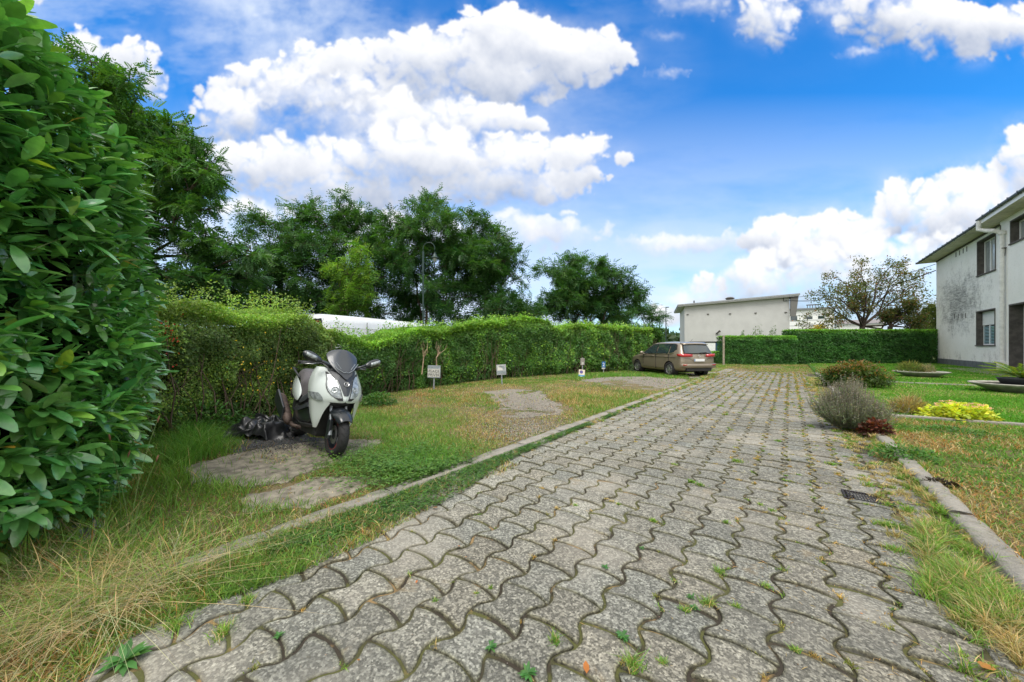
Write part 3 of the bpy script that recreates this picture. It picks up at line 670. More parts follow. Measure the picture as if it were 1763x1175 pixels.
    p.box(xp-.13, xp+.16, yp+.18, yp+.46, 0, .6); d_ = p.build('downpipe', M_pvc, root, smooth=False, bevel=.0); d_.location = -R
    m = MB(); yb_, zb_ = WX(1733, 428, XB); m.box(XB-.16, XB, yb_-.05, yb_+.25, zb_+.02, zb_+.05); m.tube([(XB-.05, yb_+.22, zb_+.02), (XB-.06, yb_+.2, zb_-.3), (XB-.05, yb_, zb_-.35), (XB-.04, yb_-.06, zb_+.0)], .012, 6); m.tube([(XB-.02, jog-.1, 7.6), (XB-.02, jog-.12, 3.4)], .018, 6); m.build('cable_bracket', M_stone, root).location = -R
    m = MB().box(XA-.012, XA, 40.9, 41.4, .5, 1.1).box(XA-.014, XA, 41.05, 41.5, 1.1, 2.4); m.build('repaired_patch', plain('fresh_render', (.72, .72, .70), .8), root).location = -R
    # terrace strip before the house
    o = MB().box(XA-1.6, XA-.04, 22, 33.5, -.02, .075).build('terrace_paving', M_slab); tag(o, kind='structure')
house()

# ------------------------------------------------------------ white flat-sided building at the end
def white_building():
    a = D(1178.5, 597, 45); b_ = D(1359.5, 597, 41); a.z = b_.z = 0; t = (b_-a).normalized(); nrm = Vector((t.y, -t.x, 0)); W = (b_-a).length
    root = empty('white_building', a, math.atan2(t.y, t.x), 'plain white rendered building with a sloping flat roof beyond the far hedge', 'building')
    def fp(px, py):
        u = (px-881.5)/F; r = Vector((u*CA-SA, u*SA+CA, 0)); 
        k = (a.dot(nrm))/(r.dot(nrm)); P = r*k; return (P-a).dot(t), H+(597-py)*k/F
    zl = fp(1178.5, 528)[1]; zr = fp(1359.5, 512)[1]
    MB().prism([(0, 0, -1), (W, 0, -1), (W, 0, zr), (0, 0, zl)], (0, 9, 0)).build('wall', plain('render', (.52, .52, .505), .9, bump=.2, bs=8, var=.06, vs=.8), root)
    sl = (zr-zl)/W; e = .75
    MB().prism([(-e, -.5, zl-e*sl+.0), (W+e, -.5, zr+e*sl), (W+e, -.5, zr+e*sl+.10), (-e, -.5, zl-e*sl+.10)], (0, 10, 0)).build('roof_edge', plain('roof_edge_white', (.5, .5, .48), .6), root)
    MB().prism([(-e-.06, -.56, zl-e*sl+.11), (W+e+.06, -.56, zr+e*sl+.11), (W+e+.06, -.56, zr+e*sl+.30), (-e-.06, -.56, zl-e*sl+.26)], (0, 10.1, 0)).build('roof', plain('roof_metal', (.30, .31, .31), .5, .3, var=.2), root)
    x0, z1 = fp(1187, 590.5); x1, _ = fp(1241, 590.5); MB().box(x0-.1, x1+.3, -.05, .02, z1, z1+.14).build('lintel', M_dark, root)
    xm, _ = fp(1231.5, 600); MB().box(x0+.12, xm, -.012, .02, -1, z1).build('garage_door', M_white, root); MB().box(xm+.02, x1+.3, -.02, .02, -1, z1).build('door', plain('blue_door', (.02, .06, .12), .5), root)
    for px, py in ((1184, 542), (1219, 541.2), (1257, 540.6), (1301, 539.3), (1353, 538.1)):
        x, z = fp(px, py); MB().box(x-.12, x+.1, -.08, 0, z-.05, z+.05).build('anchor', M_stone, root)
    x, z = fp(1234, 574); m = MB(); m.box(x-.1, x+.1, -.12, 0, z-.12, z+.05); m.tube([(x, -.1, z), (x+.3, -.35, z+.25)], [.06, .13], 10); m.build('wall_lamp', M_stone, root, bevel=.01)
    x, z = fp(1353, 514); m = MB(); 
    for q in (((x-.25, -.1, z-.3), (x-.25, -.1, z+.3)), ((x-.25, -.1, z+.3), (x+.3, -.1, z+.28)), ((x-.25, -.1, z-.3), (x+.1, -.1, z-.3)), ((x+.3, -.1, z+.28), (x+.35, -.1, z-.1))): m.tube(q, .03, 6)
    m.build('cable_bracket', M_dark, root)
    x, z = fp(1263, 513); m = MB().box(x-.35, x+.35, 2, 2.7, z-.6, z+.15); m.lathe([(.5, z+.15), (.55, z+.2), (.3, z+.35), (0, z+.4)], 10, Matrix.Translation((x, 2.3, 0))); m.build('chimney', M_stone, root)
    x, z = fp(1197, 519); MB().tube([(x, 1.5, z-.8), (x, 1.5, z+.25)], .08, 8).build('vent_pipe', M_stone, root)
    # shallow fascia box seen at the right end
    MB().prism([(W+.02, -.3, zr-2.2), (W+.5, -.3, zr-2.2), (W+.75, -.3, zr+.02), (W+.02, -.3, zr-.0)], (0, .25, 0)).build('end_panel', plain('end_panel', (.17, .165, .155), .8), root)
white_building()
def far_building():
    a = D(1340, 597, 62); b_ = D(1436, 597, 58); a.z = b_.z = 0; t = (b_-a).normalized(); W = (b_-a).length; root = empty('far_building', a, math.atan2(t.y, t.x), 'distant low white building with a flat roof and one dark window behind the fruit tree', 'building')
    zt = H+(597-534)*60/F; MB().box(0, W, 0, 8, -1, zt).build('wall', M_white, root); MB().box(-.2, W+.2, -.3, 8.2, zt+.003, zt+.28).build('roof', plain('grey_roof', (.18, .19, .2), .7), root)
    for px, y0, y1, w in ((1368, 544, 553, 9), (1395, 545, 550, 8), (1415, 545, 550, 8)):
        x = (px-1340)/96*W; MB().box(x-w*.05, x+w*.05, -.02, .02, H+(597-y1)*60/F, H+(597-y0)*60/F).build('window', M_glass, root)
    for z in (.25, .5, .75): MB().box(0, W, -.03, 0, 4+z*(zt-4)-.04, 4+z*(zt-4)+.04).build('cladding_band', plain('band', (.4, .41, .42), .6), root)
    m = MB(); 
    for k in range(4): x = (1393+k*4.5-1340)/96*W; m.tube([(x, 1, zt), (x, 1, zt+.9)], .05, 6)
    x0 = (1391-1340)/96*W; m.box(x0, x0+1.7, .9, 1.1, zt+.8, zt+.95); m.build('roof_rail', M_stone, root)
    a = D(1440, 597, 70); root = empty('grey_shed', (a.x, a.y, 0), math.atan2(t.y, t.x), 'grey low roofed shed far behind the fruit tree', 'building'); z = H+(597-552)*70/F
    MB().box(0, 6.5, 0, 5, 0, z-.8).build('wall', M_white, root); MB().prism([(-.3, -.4, z-.8), (6.8, -.4, z-.8), (6.8, 2.5, z), (-.3, 2.5, z)], (0, 0, .12)).build('roof', plain('shed_roof', (.22, .2, .2), .8), root)
far_building()

# ------------------------------------------------------------ cables
def cable(p, q, sag, label, r=.022):
    pts = []; 
    for i in range(25):
        t = i/24; v = p.lerp(q, t); v.z -= sag*4*t*(1-t); pts.append(v-p)
    o = MB().tube(pts, r, 6).build('power_cable', M_dark); o.location = p; tag(o, label, 'cable', 'cables between the house and the white building')
cable(D(1611, 466, 27.5), D(1358, 518, 40.5), 0.75, 'thick black cable, lower of the two between the house and the white building', .035)
cable(D(1611, 455, 27.5), D(1356, 513, 40.5), 0.5, 'thin black cable, upper of the two between the house and the white building', .02)

# ------------------------------------------------------------ white van behind the hedge
def van():
    def CP(xc, d, z=0): return Vector((xc*CA-d*SA, xc*SA+d*CA, z))
    a = CP(-6.95, 13.3); b_ = CP(-3.75, 20.6); t = (b_-a).normalized(); root = empty('white_van', a, math.atan2(t.y, t.x), 'long high roofed white van parked behind the privet hedge', 'van')
    root.scale = (1, 1, 1.025); Lg = 8.3; M_van = plain('van_white', (.72, .75, .76), .3, coat=.4, var=.04)
    st = []  # stations: x, top height, half-inset
    for x, zt, w in ((0, 2.30, .93), (.05, 2.46, .97), (.35, 2.53, 1.0), (2, 2.55, 1.0), (5, 2.54, 1.0), (6.6, 2.48, .99), (7.1, 2.32, .96), (7.6, 1.95, .93), (8.0, 1.5, .95), (8.6, 1.2, .93), (8.9, .8, .85)):
        c = 1.0; ring = [(x, c-w, .35), (x, c-w, 1.1), (x, c-w+.03, 1.6*zt/2.55), (x, c-w+.09, zt-.33), (x, c-w+.15, zt-.12), (x, c-w+.28, zt-.02), (x, c-.3, zt+.02), (x, c+.3, zt+.02), (x, c+w-.28, zt-.02), (x, c+w-.15, zt-.12), (x, c+w-.09, zt-.33), (x, c+w-.03, 1.6*zt/2.55), (x, c+w, 1.1), (x, c+w, .35)]; st.append(ring)
    m = MB(); m.grid(st); m.poly(st[0]); m.poly(st[-1]); body = m.build('body', M_van, root, smooth=True); body.modifiers.new('e', 'EDGE_SPLIT').split_angle = math.radians(40)
    m = MB(); m.box(.3, 6.4, -.005, .02, 2.02, 2.035); m.box(.3, 6.4, .035, .06, 1.5, 1.52); m.box(5.0, 5.01, -.002, .05, .5, 2.3); m.box(2.1, 2.11, -.002, .05, .5, 2.3); m.box(6.35, 6.36, -.002, .05, .5, 2.3); m.build('panel_seam', plain('seam_grey', (.25, .27, .28), .6), root)
    m = MB(); m.box(-.04, .01, .12, .20, 1.2, 2.34); m.box(-.04, .01, .42, .50, 1.2, 2.34); m.box(-.04, .01, .2, .42, 2.27, 2.33); m.build('door_hinge', M_black, root); MB().box(-.05, .0, .24, .36, 2.20, 2.26).build('tail_lamp', plain('dark_red', (.25, .02, .02), .3), root)
    MB().box(6.5, 7.5, -.0, .03, 1.25, 1.9).build('cab_window', M_glass, root)
    for x in (1.4, 7.2):
        for y in (.05, 1.72): MB().lathe([(0, 0), (.2, 0), (.33, .02), (.35, .1), (.33, .2), (0, .22)], 20, Matrix.Translation((x, y+.22, .35)) @ Matrix.Rotation(PI/2, 4, 'X')).build('wheel', M_black, root)
van()

# ------------------------------------------------------------ street lamps
M_lampg = plain('green_iron', (.008, .035, .028), .45, .0, .2)
def lamp(px0, px1, ytop, yhead, d, label, sc):
    b_ = D(px0, 597, d); b_.z = 0; t = math.atan2(SA, CA); root = empty('street_lamp', b_, t, label, 'street lamp', 'curved street lamps'); k = d/F; w = (px1-px0)*k; zt = H+(597-ytop)*k; zh = H+(597-yhead)*k; r = w/2
    MB().tube([(0, 0, 0), (0, 0, 1.0), (0, 0, 1.02), (0, 0, zt-r-.9)], [.09*sc, .09*sc, .06*sc, .055*sc], 12).tube([(0, 0, zt-r-1.1), (0, 0, zt-r-.15)], .085*sc, 12).build('post', M_lampg, root, smooth=False)
    pts = [(0, 0, zt-r-.3)]+[(r-r*math.cos(a), 0, zt-r+r*math.sin(a)) for a in np.linspace(0, PI, 14)]+[(w, 0, zh+.05)]; MB().tube(pts, .028*sc, 8).build('arm', M_lampg, root, smooth=True)
    h = MB().lathe([(.03, .12), (.06, .10), (.08, .0), (.14, -.03), (.15, -.15), (.20, -.2), (.36, -.30), (.365, -.315), (.18, -.29), (0, -.28)], 20, Matrix.Translation((w, 0, zh)) @ Matrix.Diagonal((sc, sc, sc, 1))).build('lamp_shade', M_lampg, root, smooth=True)
    MB().lathe([(0, -.60), (.08, -.58), (.15, -.46), (.16, -.32), (.15, -.29)], 16, Matrix.Translation((w, 0, zh)) @ Matrix.Diagonal((sc, sc, sc, 1))).build('lamp_glass', plain('frosted_glass', (.30, .33, .30), .15, 0, .5), h, smooth=True)
lamp(728.5, 748.5, 418, 438, 17.5, 'green street lamp with a hooked arm in front of the big locust trees', .62)
lamp(1131, 1142, 537, 544, 58, 'distant hooked street lamp between the last trees and the white building', 1.0)
b_ = D(1146.5, 597, 58); b_.z = 0; r = empty('light_pole', b_, 0, 'thin straight dark pole just right of the distant hooked lamp', 'pole'); zt = H+(597-530)*58/F; MB().tube([(0, 0, 0), (0, 0, zt)], [.1, .06], 8).build('post', M_lampg, r); MB().box(-.05, .45, -.12, .12, zt-.02, zt+.1).build('lamp_head', M_lampg, r)

# ------------------------------------------------------------ parking signs
def text_mesh(txt, size, mt, parent, loc, rot, name='lettering', ext=.002, sx=1.0):
    cu = bpy.data.curves.new('t', 'FONT'); cu.body = txt; cu.size = size; cu.align_x = 'CENTER'; cu.align_y = 'CENTER'; cu.extrude = ext
    o = bpy.data.objects.new('t', cu); COL.objects.link(o); dg = bpy.context.evaluated_depsgraph_get(); me = bpy.data.meshes.new_from_object(o.evaluated_get(dg)); bpy.data.objects.remove(o); bpy.data.curves.remove(cu)
    me.materials.clear(); me.materials.append(mt); q = bpy.data.objects.new(name, me); COL.objects.link(q); q.parent = parent; q.location = loc; q.rotation_euler = rot; q.scale = (sx, 1, 1); return q
M_slotted, N_, b_ = mat('slotted_metal'); w_ = N_.n('ShaderNodeTexWave', bands_direction='Z', inp={'Vector': N_.n('ShaderNodeTexCoord').outputs['Object'], 'Scale': 5.0}); N_.nt.links.new(N_.mix(N_.sm(w_.outputs[0], .45, .55), (.015, .015, .015, 1), (.32, .35, .37, 1)), b_.inputs['Base Color'])
M_gal = plain('galvanised', (.32, .35, .37), .5, .3, var=.3, vs=30); M_wsign = plain('worn_white', (.50, .50, .46), .7, var=.3, vs=25); M_gsign = plain('worn_grey', (.25, .29, .31), .6, var=.25, vs=20); M_ink = plain('faded_ink', (.10, .10, .10), .8); M_blue = plain('sign_blue', (.02, .13, .36), .5, var=.15, vs=20)
def sign_root(px, pyb, label, name='parking_sign', tilt=0):
    x, y = G(px, pyb); r = empty(name, (x, y, 0), 0, label, 'sign', 'parking signs by the hedge'); r.rotation_euler = (0, math.radians(tilt), A+0*PI); d = F*H/(pyb-597); return r, d/F
def perf_post(r, h, w=.02):
    m = MB().box(-w, w, -.012, .012, 0, h); o = m.build('post', M_gal, r); MB().box(-.006, .006, -.0145, -.0125, .04, h-.04).build('slot_channel', M_slotted, o)
r, k = sign_root(747, 672, 'weathered grey sign with two faded lines of lettering on a slotted metal post', tilt=1)
z0 = (672-651)*k; z1 = (672-629.5)*k; w = 11*k; perf_post(r, z0+.05)
MB().box(-w, w, -.03, -.015, z0, z1).build('panel', M_gsign, r, bevel=.004); MB().box(-w*.98, w*.93, -.036, -.031, z0+.03, z1-.10).build('lettering_panel', M_wsign, r)
text_mesh('PLACE', .115, M_ink, r, (-.0, -.038, z0+.03+.68*(z1-.13-z0)), (PI/2, 0, 0)); text_mesh('PRIVEE', .115, M_ink, r, (-.0, -.038, z0+.03+.25*(z1-.13-z0)), (PI/2, 0, 0))
r, k = sign_root(864.5, 664, 'smaller grey square sign with a pale worn centre on a slotted metal post', tilt=-3)
z0 = (664-645.5)*k; z1 = (664-628)*k; w = 8.2*k; perf_post(r, z0+.05)
MB().box(-w, w, -.03, -.015, z0, z1).build('panel', plain('light_worn', (.40, .42, .42), .6, var=.15, vs=12), r, bevel=.004); m = MB(); m.box(-w*.95, w*.95, -.034, -.031, z0+.03, z0+.14); m.build('lower_band', M_gsign, r)
MB().poly([(-w*.75, -.0345, z0+.15), (w*.3, -.0345, z0+.15), (w*.28, -.0345, z0+.25), (w*.02, -.0345, z0+.31), (-w*.75, -.0345, z0+.32)]).build('worn_patch', plain('pale_patch', (.62, .62, .58), .7), r); MB().poly([(-w*.7, -.0345, z1-.07), (-w*.2, -.0345, z1-.04), (w*.6, -.0345, z1-.05), (w*.7, -.0345, z0+.18), (w*.45, -.0345, z0+.2), (w*.2, -.0345, z1-.12)]).build('worn_patch', M_gsign, r)
r, k = sign_root(1003.5, 646, 'small plain greyish sign half hidden in the hedge above the leaning card'); r.location.x -= .02; MB().box(-.018, .018, -.01, .01, 0, 30*k).build('post', M_gal, r); MB().box(-3.6*k, 3.6*k, -.03, -.012, 17*k, 29*k).build('panel', plain('sign_stone', (.27, .25, .22), .8, var=.3, vs=15), r); MB().box(-1.5*k, 1.5*k, -.034, -.031, 18*k, 22*k).build('worn_patch', M_wsign, r)
x, y = G(1001, 650); r = empty('leaning_card', (x, y, 0), A, 'small cream card with purple disc and blue band leaning at the hedge foot', 'sign'); r.rotation_euler = (-.25, .12, A); k = F*H/(53)/F
MB().box(-5.2*k, 5.2*k, -.01, .01, 0, 13.5*k).build('panel', plain('cream_card', (.62, .55, .42), .6), r); MB().box(-5.1*k, 5.1*k, -.013, -.0105, .2*k, 4.2*k).build('wave_band', plain('card_blue', (.05, .25, .5), .5), r); MB().box(-3*k, 2*k, -.0155, -.0135, 1.2*k, 2.4*k).build('wave_band', plain('card_pale', (.5, .65, .75), .5), r); MB().disc(3.0*k, 0, 24, Matrix.Translation((-.8*k, -.0125, 9.2*k)) @ Matrix.Rotation(PI/2, 4, 'X')).build('disc', plain('card_purple', (.10, .08, .25), .5), r)
r, k = sign_root(1039, 643.5, 'small blue sign with a white number and white strip below on a thin post'); MB().box(-.014, .014, -.01, .01, 0, 9*k).build('post', M_gal, r); MB().box(-3*k, 3*k, -.03, -.012, 10.5*k, 20.5*k).build('panel', M_blue, r); MB().box(-3.3*k, 2.6*k, -.03, -.012, 7.8*k, 10.2*k).build('label_strip', M_wsign, r); text_mesh('2', .24, M_white, r, (0, -.033, 15.2*k), (PI/2, 0, 0))
# gate post by the hedge end
x, y = G(1247, 629); r = MB().box(-.06, .06, -.06, .06, 0, 2.15).build('gate_post', plain('weathered_wood', (.30, .27, .2), .9, var=.3), None, bevel=.01); r.location = (x, y-.3, 0); tag(r, 'weathered wooden gate post at the left end of the far clipped hedge', 'post')

# ------------------------------------------------------------ concrete dish planters
M_conc = plain('dish_concrete', (.36, .35, .30), .9, bump=.6, bs=40, var=.3, vs=7)
def dish(cx, cy, R_, h, label):
    r = empty('dish_planter', (cx, cy, .06), 0, label, 'planter', 'concrete dish planters on the lawn')
    MB().lathe([(0, 0), (R_*.45, 0), (R_*.62, h*.25), (R_*.9, h*.72), (R_, h*.92), (R_*1.0, h), (R_*.955, h*1.02), (R_*.93, h*.9), (R_*.6, h*.7), (0, h*.68)], 48).build('bowl', M_conc, r, smooth=True); MB().disc(R_*.94, h*.86, 40).build('soil', plain('potting_soil', (.07, .055, .035), .95, bump=1, bs=30, var=.5), r); return r
x, y = G(1585, 650, .06); r = dish(x+.1, y+.5, .84, .23, 'shallow round concrete dish with dry grasses on the far lawn')
mound('planter_grass', 'tuft of green and yellow grass at the left in the far concrete dish', 'plant', x-.25, y+.35, .4, .3, .42, 700, .16, (T_small[0]*np.array([1, .14, 1]), T_small[1]), (.12, .2, .05), (.35, .33, .1), -1.2, .22, None, False)
mound('planter_grass', 'pale dry grass clump in the middle of the far concrete dish', 'plant', x+.25, y+.55, .3, .3, .32, 600, .12, (T_small[0]*np.array([1, .14, 1]), T_small[1]), (.3, .26, .15), (.5, .42, .3), -1.0, .22, None, False)
x, y = G(1700, 675, .1); X2, Y2 = G(1768, 682, .06); r = dish(X2+.20, Y2+1.0, .92, .26, 'big round concrete dish holding a spiky palm at the right edge of the picture')
def palm():
    cx, cy = X2+.2, Y2+.95; r = empty('potted_palm', (cx, cy, .30), 0, 'spiky green cycad palm in a dark pot standing in the big concrete dish', 'plant'); MB().lathe([(0, 0), (.34, 0), (.42, .15), (.43, .17), (.38, .17), (.36, .12), (0, .12)], 28).build('pot', plain('dark_pot', (.035, .04, .05), .6), r, smooth=True)
    n = 34; P, Dv, Nn, C = [], [], [], []; sg = []
    for i in range(n):
        az = rs.uniform(0, 2*PI); el = rs.uniform(.25, 1.2); L_ = rs.uniform(.55, .85); p = np.array([0, 0, .16]); hd = np.array([math.cos(az), math.sin(az), 0]); 
        for k in range(14):
            e = el-.055*k; d = hd*math.cos(e)+np.array([0, 0, math.sin(e)]); q = p+d*L_/14; sg.append((p, q, .008-.0004*k, .0075-.0004*k))
            if k > 1:
                s_ = np.cross(d, [0, 0, 1.]); s_ /= np.linalg.norm(s_)+1e-6
                for s in (-1, 1):
                    for j in range(2): P.append(p+(q-p)*(j/2)); Dv.append(s_*s*.75+d*.8+np.array([0, 0, .25])); Nn.append(np.array([0, 0, 1.])+.1*d); C.append([.13, .24, .04] if rs.rand() < .8 else [.35, .33, .06])
            p = q
    leaves('frond', np.array(P), np.array(Dv), np.array(Nn), .15, (T_small[0]*np.array([1, .16, .6]), T_small[1]), varc(np.array(C)), M_leaf, r); tubes('stalk', sg, M_stem, r, 4)
palm()
# edging stones across the lawn
for i in range(7):
    o = MB().box(-.48, .48, -.05, .05, -.1, .07).build('edging_stone', M_kerb, bevel=.012); o.location = (1.75+i*.98, 9.45+.10*i+rs.normal(0, .01), .05); o.rotation_euler = (0, 0, .10); tag(o, 'narrow concrete edging stone in the row between the lawn and the dry verge', 'edging', 'edging stones between lawn and dry verge')
for i in range(9):
    o = MB().box(-.48, .48, -.05, .05, -.1, .05).build('edging_stone', M_kerb, bevel=.012); o.location = (2.95+i*.98, 18.6+.02*i, .045); o.rotation_euler = (0, 0, .02); tag(o, 'narrow stone in the far edging row crossing the lawn before the dish planter', 'edging', 'edging stones across the far lawn')
# drain grate
def grate():
    x, y = G(1494, 858); r = empty('drain_grate', (x, y, 0), .02, 'small rusty black drain grate set in the right side of the paving', 'drain'); M_iron = plain('rusty_iron', (.045, .038, .035), .6, .6, bump=.5, bs=80, var=.5, vs=20); w, l = .165, .115
    m = MB(); m.box(-w, w, -l, -l+.014, -.02, .008); m.box(-w, w, l-.014, l, -.02, .008); m.box(-w, -w+.014, -l+.014, l-.014, -.02, .008); m.box(w-.014, w, -l+.014, l-.014, -.02, .008); m.build('frame', M_iron, r)
    m = MB(); k = -w+.03
    while k < w-.02: m.box(k, k+.009, -l+.014, l-.014, -.02, .005); k += .02
    for j in (-.04, .0, .04): m.box(-w+.014, w-.014, j, j+.008, -.018, .0035)
    m.build('grid_bars', M_iron, r); MB().box(-w+.004, w-.004, -l+.004, l-.004, -.012, -.008).build('drain_shaft', M_dark, r)
grate()
x, y = G(1618, 835, .06); o = mound('dark_hollow', 'small dark hole with torn dry plants in the verge beside the raised kerb', 'hole', x, y, .12, .09, .035, 260, .035, T_small, (.02, .015, .01), (.06, .04, .02), 0, .06, None, False)
# stone peeking out by the laurel, wrapped in a clear bag
x, y = G(150, 925); 
def crumple(name, x, y, rx, ry, h, m_, label, cat, seed, res=44, flat=.15):
    X_, Y_ = np.meshgrid(np.linspace(-1, 1, res), np.linspace(-1, 1, res)); u = X_.ravel(); v = Y_.ravel(); r = np.sqrt(u*u+v*v); edge = np.clip(1.25-(r*(1+.5*(vn2(u, v, 1.8, seed)-.5)))**2.0*1.25, 0, 1)
    q = np.stack([u, v, 0*u], 1); f = [np.abs(vnoise(q, s, seed+k)-.5)*2 for k, s in enumerate((1.6, 3.1, 6.0, 10))]
    z = h*edge**.8*(.40+.55*f[0]+.45*f[1])+h*np.minimum(edge*3, 1)*(.38*(f[2]-.4)+.16*(f[3]-.4)); z = np.maximum(z, 0)*np.minimum(1, edge*4)+.01; du = .20*(vnoise(q, 3, seed+9)-.5)+.13*(vnoise(q, 8, seed+11)-.5); dv = .20*(vnoise(q, 3, seed+10)-.5)+.13*(vnoise(q, 8, seed+12)-.5)
    V = np.stack([(u+du)*rx, (v+dv)*ry, z], 1); i = np.arange(res*res).reshape(res, res); Fq = np.stack([i[:-1, :-1], i[:-1, 1:], i[1:, 1:], i[1:, :-1]], -1).reshape(-1, 4); k = (edge[Fq] > .001).any(1)
    o = npmesh(name, V, Fq[k], m_, smooth=False); o.location = (x, y, .01); tag(o, label, cat); return o
crumple('plastic_bag', x, y, .13, .09, .10, plain('clear_plastic', (.22, .25, .26), .15, 0, .8, var=.4, vs=14), 'crumpled clear grey plastic lying in the grass under the laurel', 'plastic', 3, 24)
M_tarp = plain('black_sheet', (.014, .015, .017), .38, 0, .1, var=.3, vs=10)
x, y = G(452, 756); o = crumple('black_sheet', x-.16, y+.16, .72, .50, .30, M_tarp, 'crumpled black plastic sheet heaped behind the scooter', 'plastic sheet', 21, 90); o.rotation_euler = (0, 0, A)
# ------------------------------------------------------------ brown car
def car():
    phi = math.radians(12); ang = PI/2+A+phi; P = D(1156, 648, 16.4); P.z = 0
    h = Vector((math.cos(ang), math.sin(ang), 0)); rt = Vector((h.y, -h.x, 0)); o = P+rt*.76
    root = empty('brown_car', o, ang, 'brown metallic family car parked nose first into the hedge, seen from its left rear', 'car')
    M_paint = plain('bronze_paint', (.275, .23, .175), .32, .4, .7); M_gl = plain('car_glass', (.025, .04, .045), .04, 0, 1); M_red = plain('tail_red', (.45, .01, .012), .15, 0, 1); M_rub = plain('rubber', (.015, .015, .016), .8); M_alu = plain('alloy', (.55, .56, .57), .3, .8); M_chr = plain('chrome', (.7, .7, .7), .15, 1.0)
    # stations: x sill, low, mid, belt, rail, roof; each (x,y,z)
    def st(xb, w, belt, xr, ry, rz, rc, sill=.24, dx=0):
        return [(xb, w*.55, sill-.03), (xb, w-.06, sill), (xb-.0, w-.005, sill+.14), (xb+dx, w, .62), (xb+dx*.5, w-.01, belt-.13), (xb, w-.03, belt), (xr, ry, rz-.03), (xr+.01, ry-.07, rz+.015), (xr+.01, ry*.5, rc-.01), (xr+.01, 0.0, rc)]
    S = [st(-.80, .80, 1.0, -.50, .63, 1.48, 1.52, .34, -.02), st(-.70, .865, 1.0, -.44, .655, 1.49, 1.535, .30, -.02), st(-.50, .895, 1.01, -.30, .675, 1.505, 1.55, .26), st(0, .905, 1.01, 0, .70, 1.52, 1.575), st(.8, .90, 1.0, .8, .71, 1.535, 1.59), st(1.4, .90, .985, 1.3, .70, 1.525, 1.58),
         st(1.9, .90, .975, 1.62, .67, 1.47, 1.53), st(2.2, .90, .965, 2.0, .66, 1.28, 1.34), st(2.5, .90, .955, 2.36, .68, 1.05, 1.10), st(2.75, .895, .93, 2.72, .66, .985, 1.03), st(3.1, .87, .87, 3.08, .58, .93, .96), st(3.35, .80, .76, 3.33, .5, .80, .82), st(3.46, .66, .62, 3.45, .42, .66, .68, .3)]
    V = []; n = 20
    for s in S:
        L_ = s; Rr = [(x, -y, z) for x, y, z in s][::-1]; V.append(L_[:-1]+[L_[-1]]+Rr[1:])
    k = len(V[0]); bm = bmesh.new(); R = [[bm.verts.new(p) for p in r] for r in V]
    for i in range(len(R)-1):
        for j in range(k): bm.faces.new([R[i][j], R[i][(j+1) % k], R[i+1][(j+1) % k], R[i+1][j]])
    for E_ in (R[0], R[-1]):
        m_ = k-1
        for j in range((k-1)//2): 
            a, b_, c, d_ = E_[j], E_[j+1], E_[m_-j-1], E_[m_-j]
            if b_ == c: bm.faces.new([a, b_, d_])
            else: bm.faces.new([a, b_, c, d_])
    bmesh.ops.recalc_face_normals(bm, faces=bm.faces); me = bpy.data.meshes.new('body'); bm.to_mesh(me); bm.free(); me.polygons.foreach_set('use_smooth', np.ones(len(me.polygons), bool))
    b0 = bpy.data.objects.new('b0', me); COL.objects.link(b0); sm = b0.modifiers.new('s', 'SUBSURF'); sm.levels = 2; sm.render_levels = 2
    cut = MB()
    for x in (0, 2.64):
        for s in (1, -1): cut.lathe([(0, -.25), (.375, -.25), (.375, .25), (0, .25)], 32, Matrix.Translation((x, s*.86, .33)) @ Matrix.Rotation(PI/2, 4, 'X'))
    c = cut.build('cut', None); bpy.context.view_layer.update(); bo = b0.modifiers.new('b', 'BOOLEAN'); bo.object = c; bo.solver = 'EXACT'
    dg = bpy.context.evaluated_depsgraph_get(); me2 = bpy.data.meshes.new_from_object(b0.evaluated_get(dg)); bpy.data.objects.remove(b0); bpy.data.objects.remove(c); me2.materials.clear(); me2.name = 'body'
    body = link('body', me2, M_paint, root); es = body.modifiers.new('e', 'EDGE_SPLIT'); es.split_angle = math.radians(38)
    for x in (0, 2.64):
        for s in (1, -1):
            T = Matrix.Translation((x, s*.80, .325)) @ Matrix.Rotation(-s*PI/2, 4, 'X')
            w = empty('wheel'); w.parent = root; w.matrix_local = T
            MB().lathe([(.215, -.09), (.25, -.105), (.305, -.10), (.322, -.07), (.325, 0), (.322, .07), (.305, .10), (.25, .105), (.215, .09)], 36).build('tyre', M_rub, w, smooth=True)
            m = MB().lathe([(.217, -.08), (.217, .08), (.205, .09), (.20, .05), (.19, -.04), (.03, -.04)], 30); 
            for q in range(10):
                a = q*2*PI/10+.08*(-1)**q; Mx = Matrix.Rotation(a, 4, 'Z'); m.box(.03, .205, -.016, .016, .045, .075, Mx)
            m.lathe([(0, .085), (.05, .08), (.055, .04)], 16); m.build('rim', M_alu, w)
            MB().disc(.20, -.035, 24).build('brake_shadow_plate', M_dark, w)
            MB().lathe([(.375, -.2), (.375, .02)], 32, Matrix.Translation((x, s*.86, .33)) @ Matrix.Rotation(-s*PI/2, 4, 'X')).build('wheel_arch', M_rub, root)
    def sidept(x, z, s, off=.008):
        # surface between belt and rail
        t = (z-1.0)/.50; y = .875+(.70-.875)*t - (.05*max(0, (x-1.3))/1.0)*t - (.03*max(0, -.1-x)/.3); return (x, s*(y+off), z)
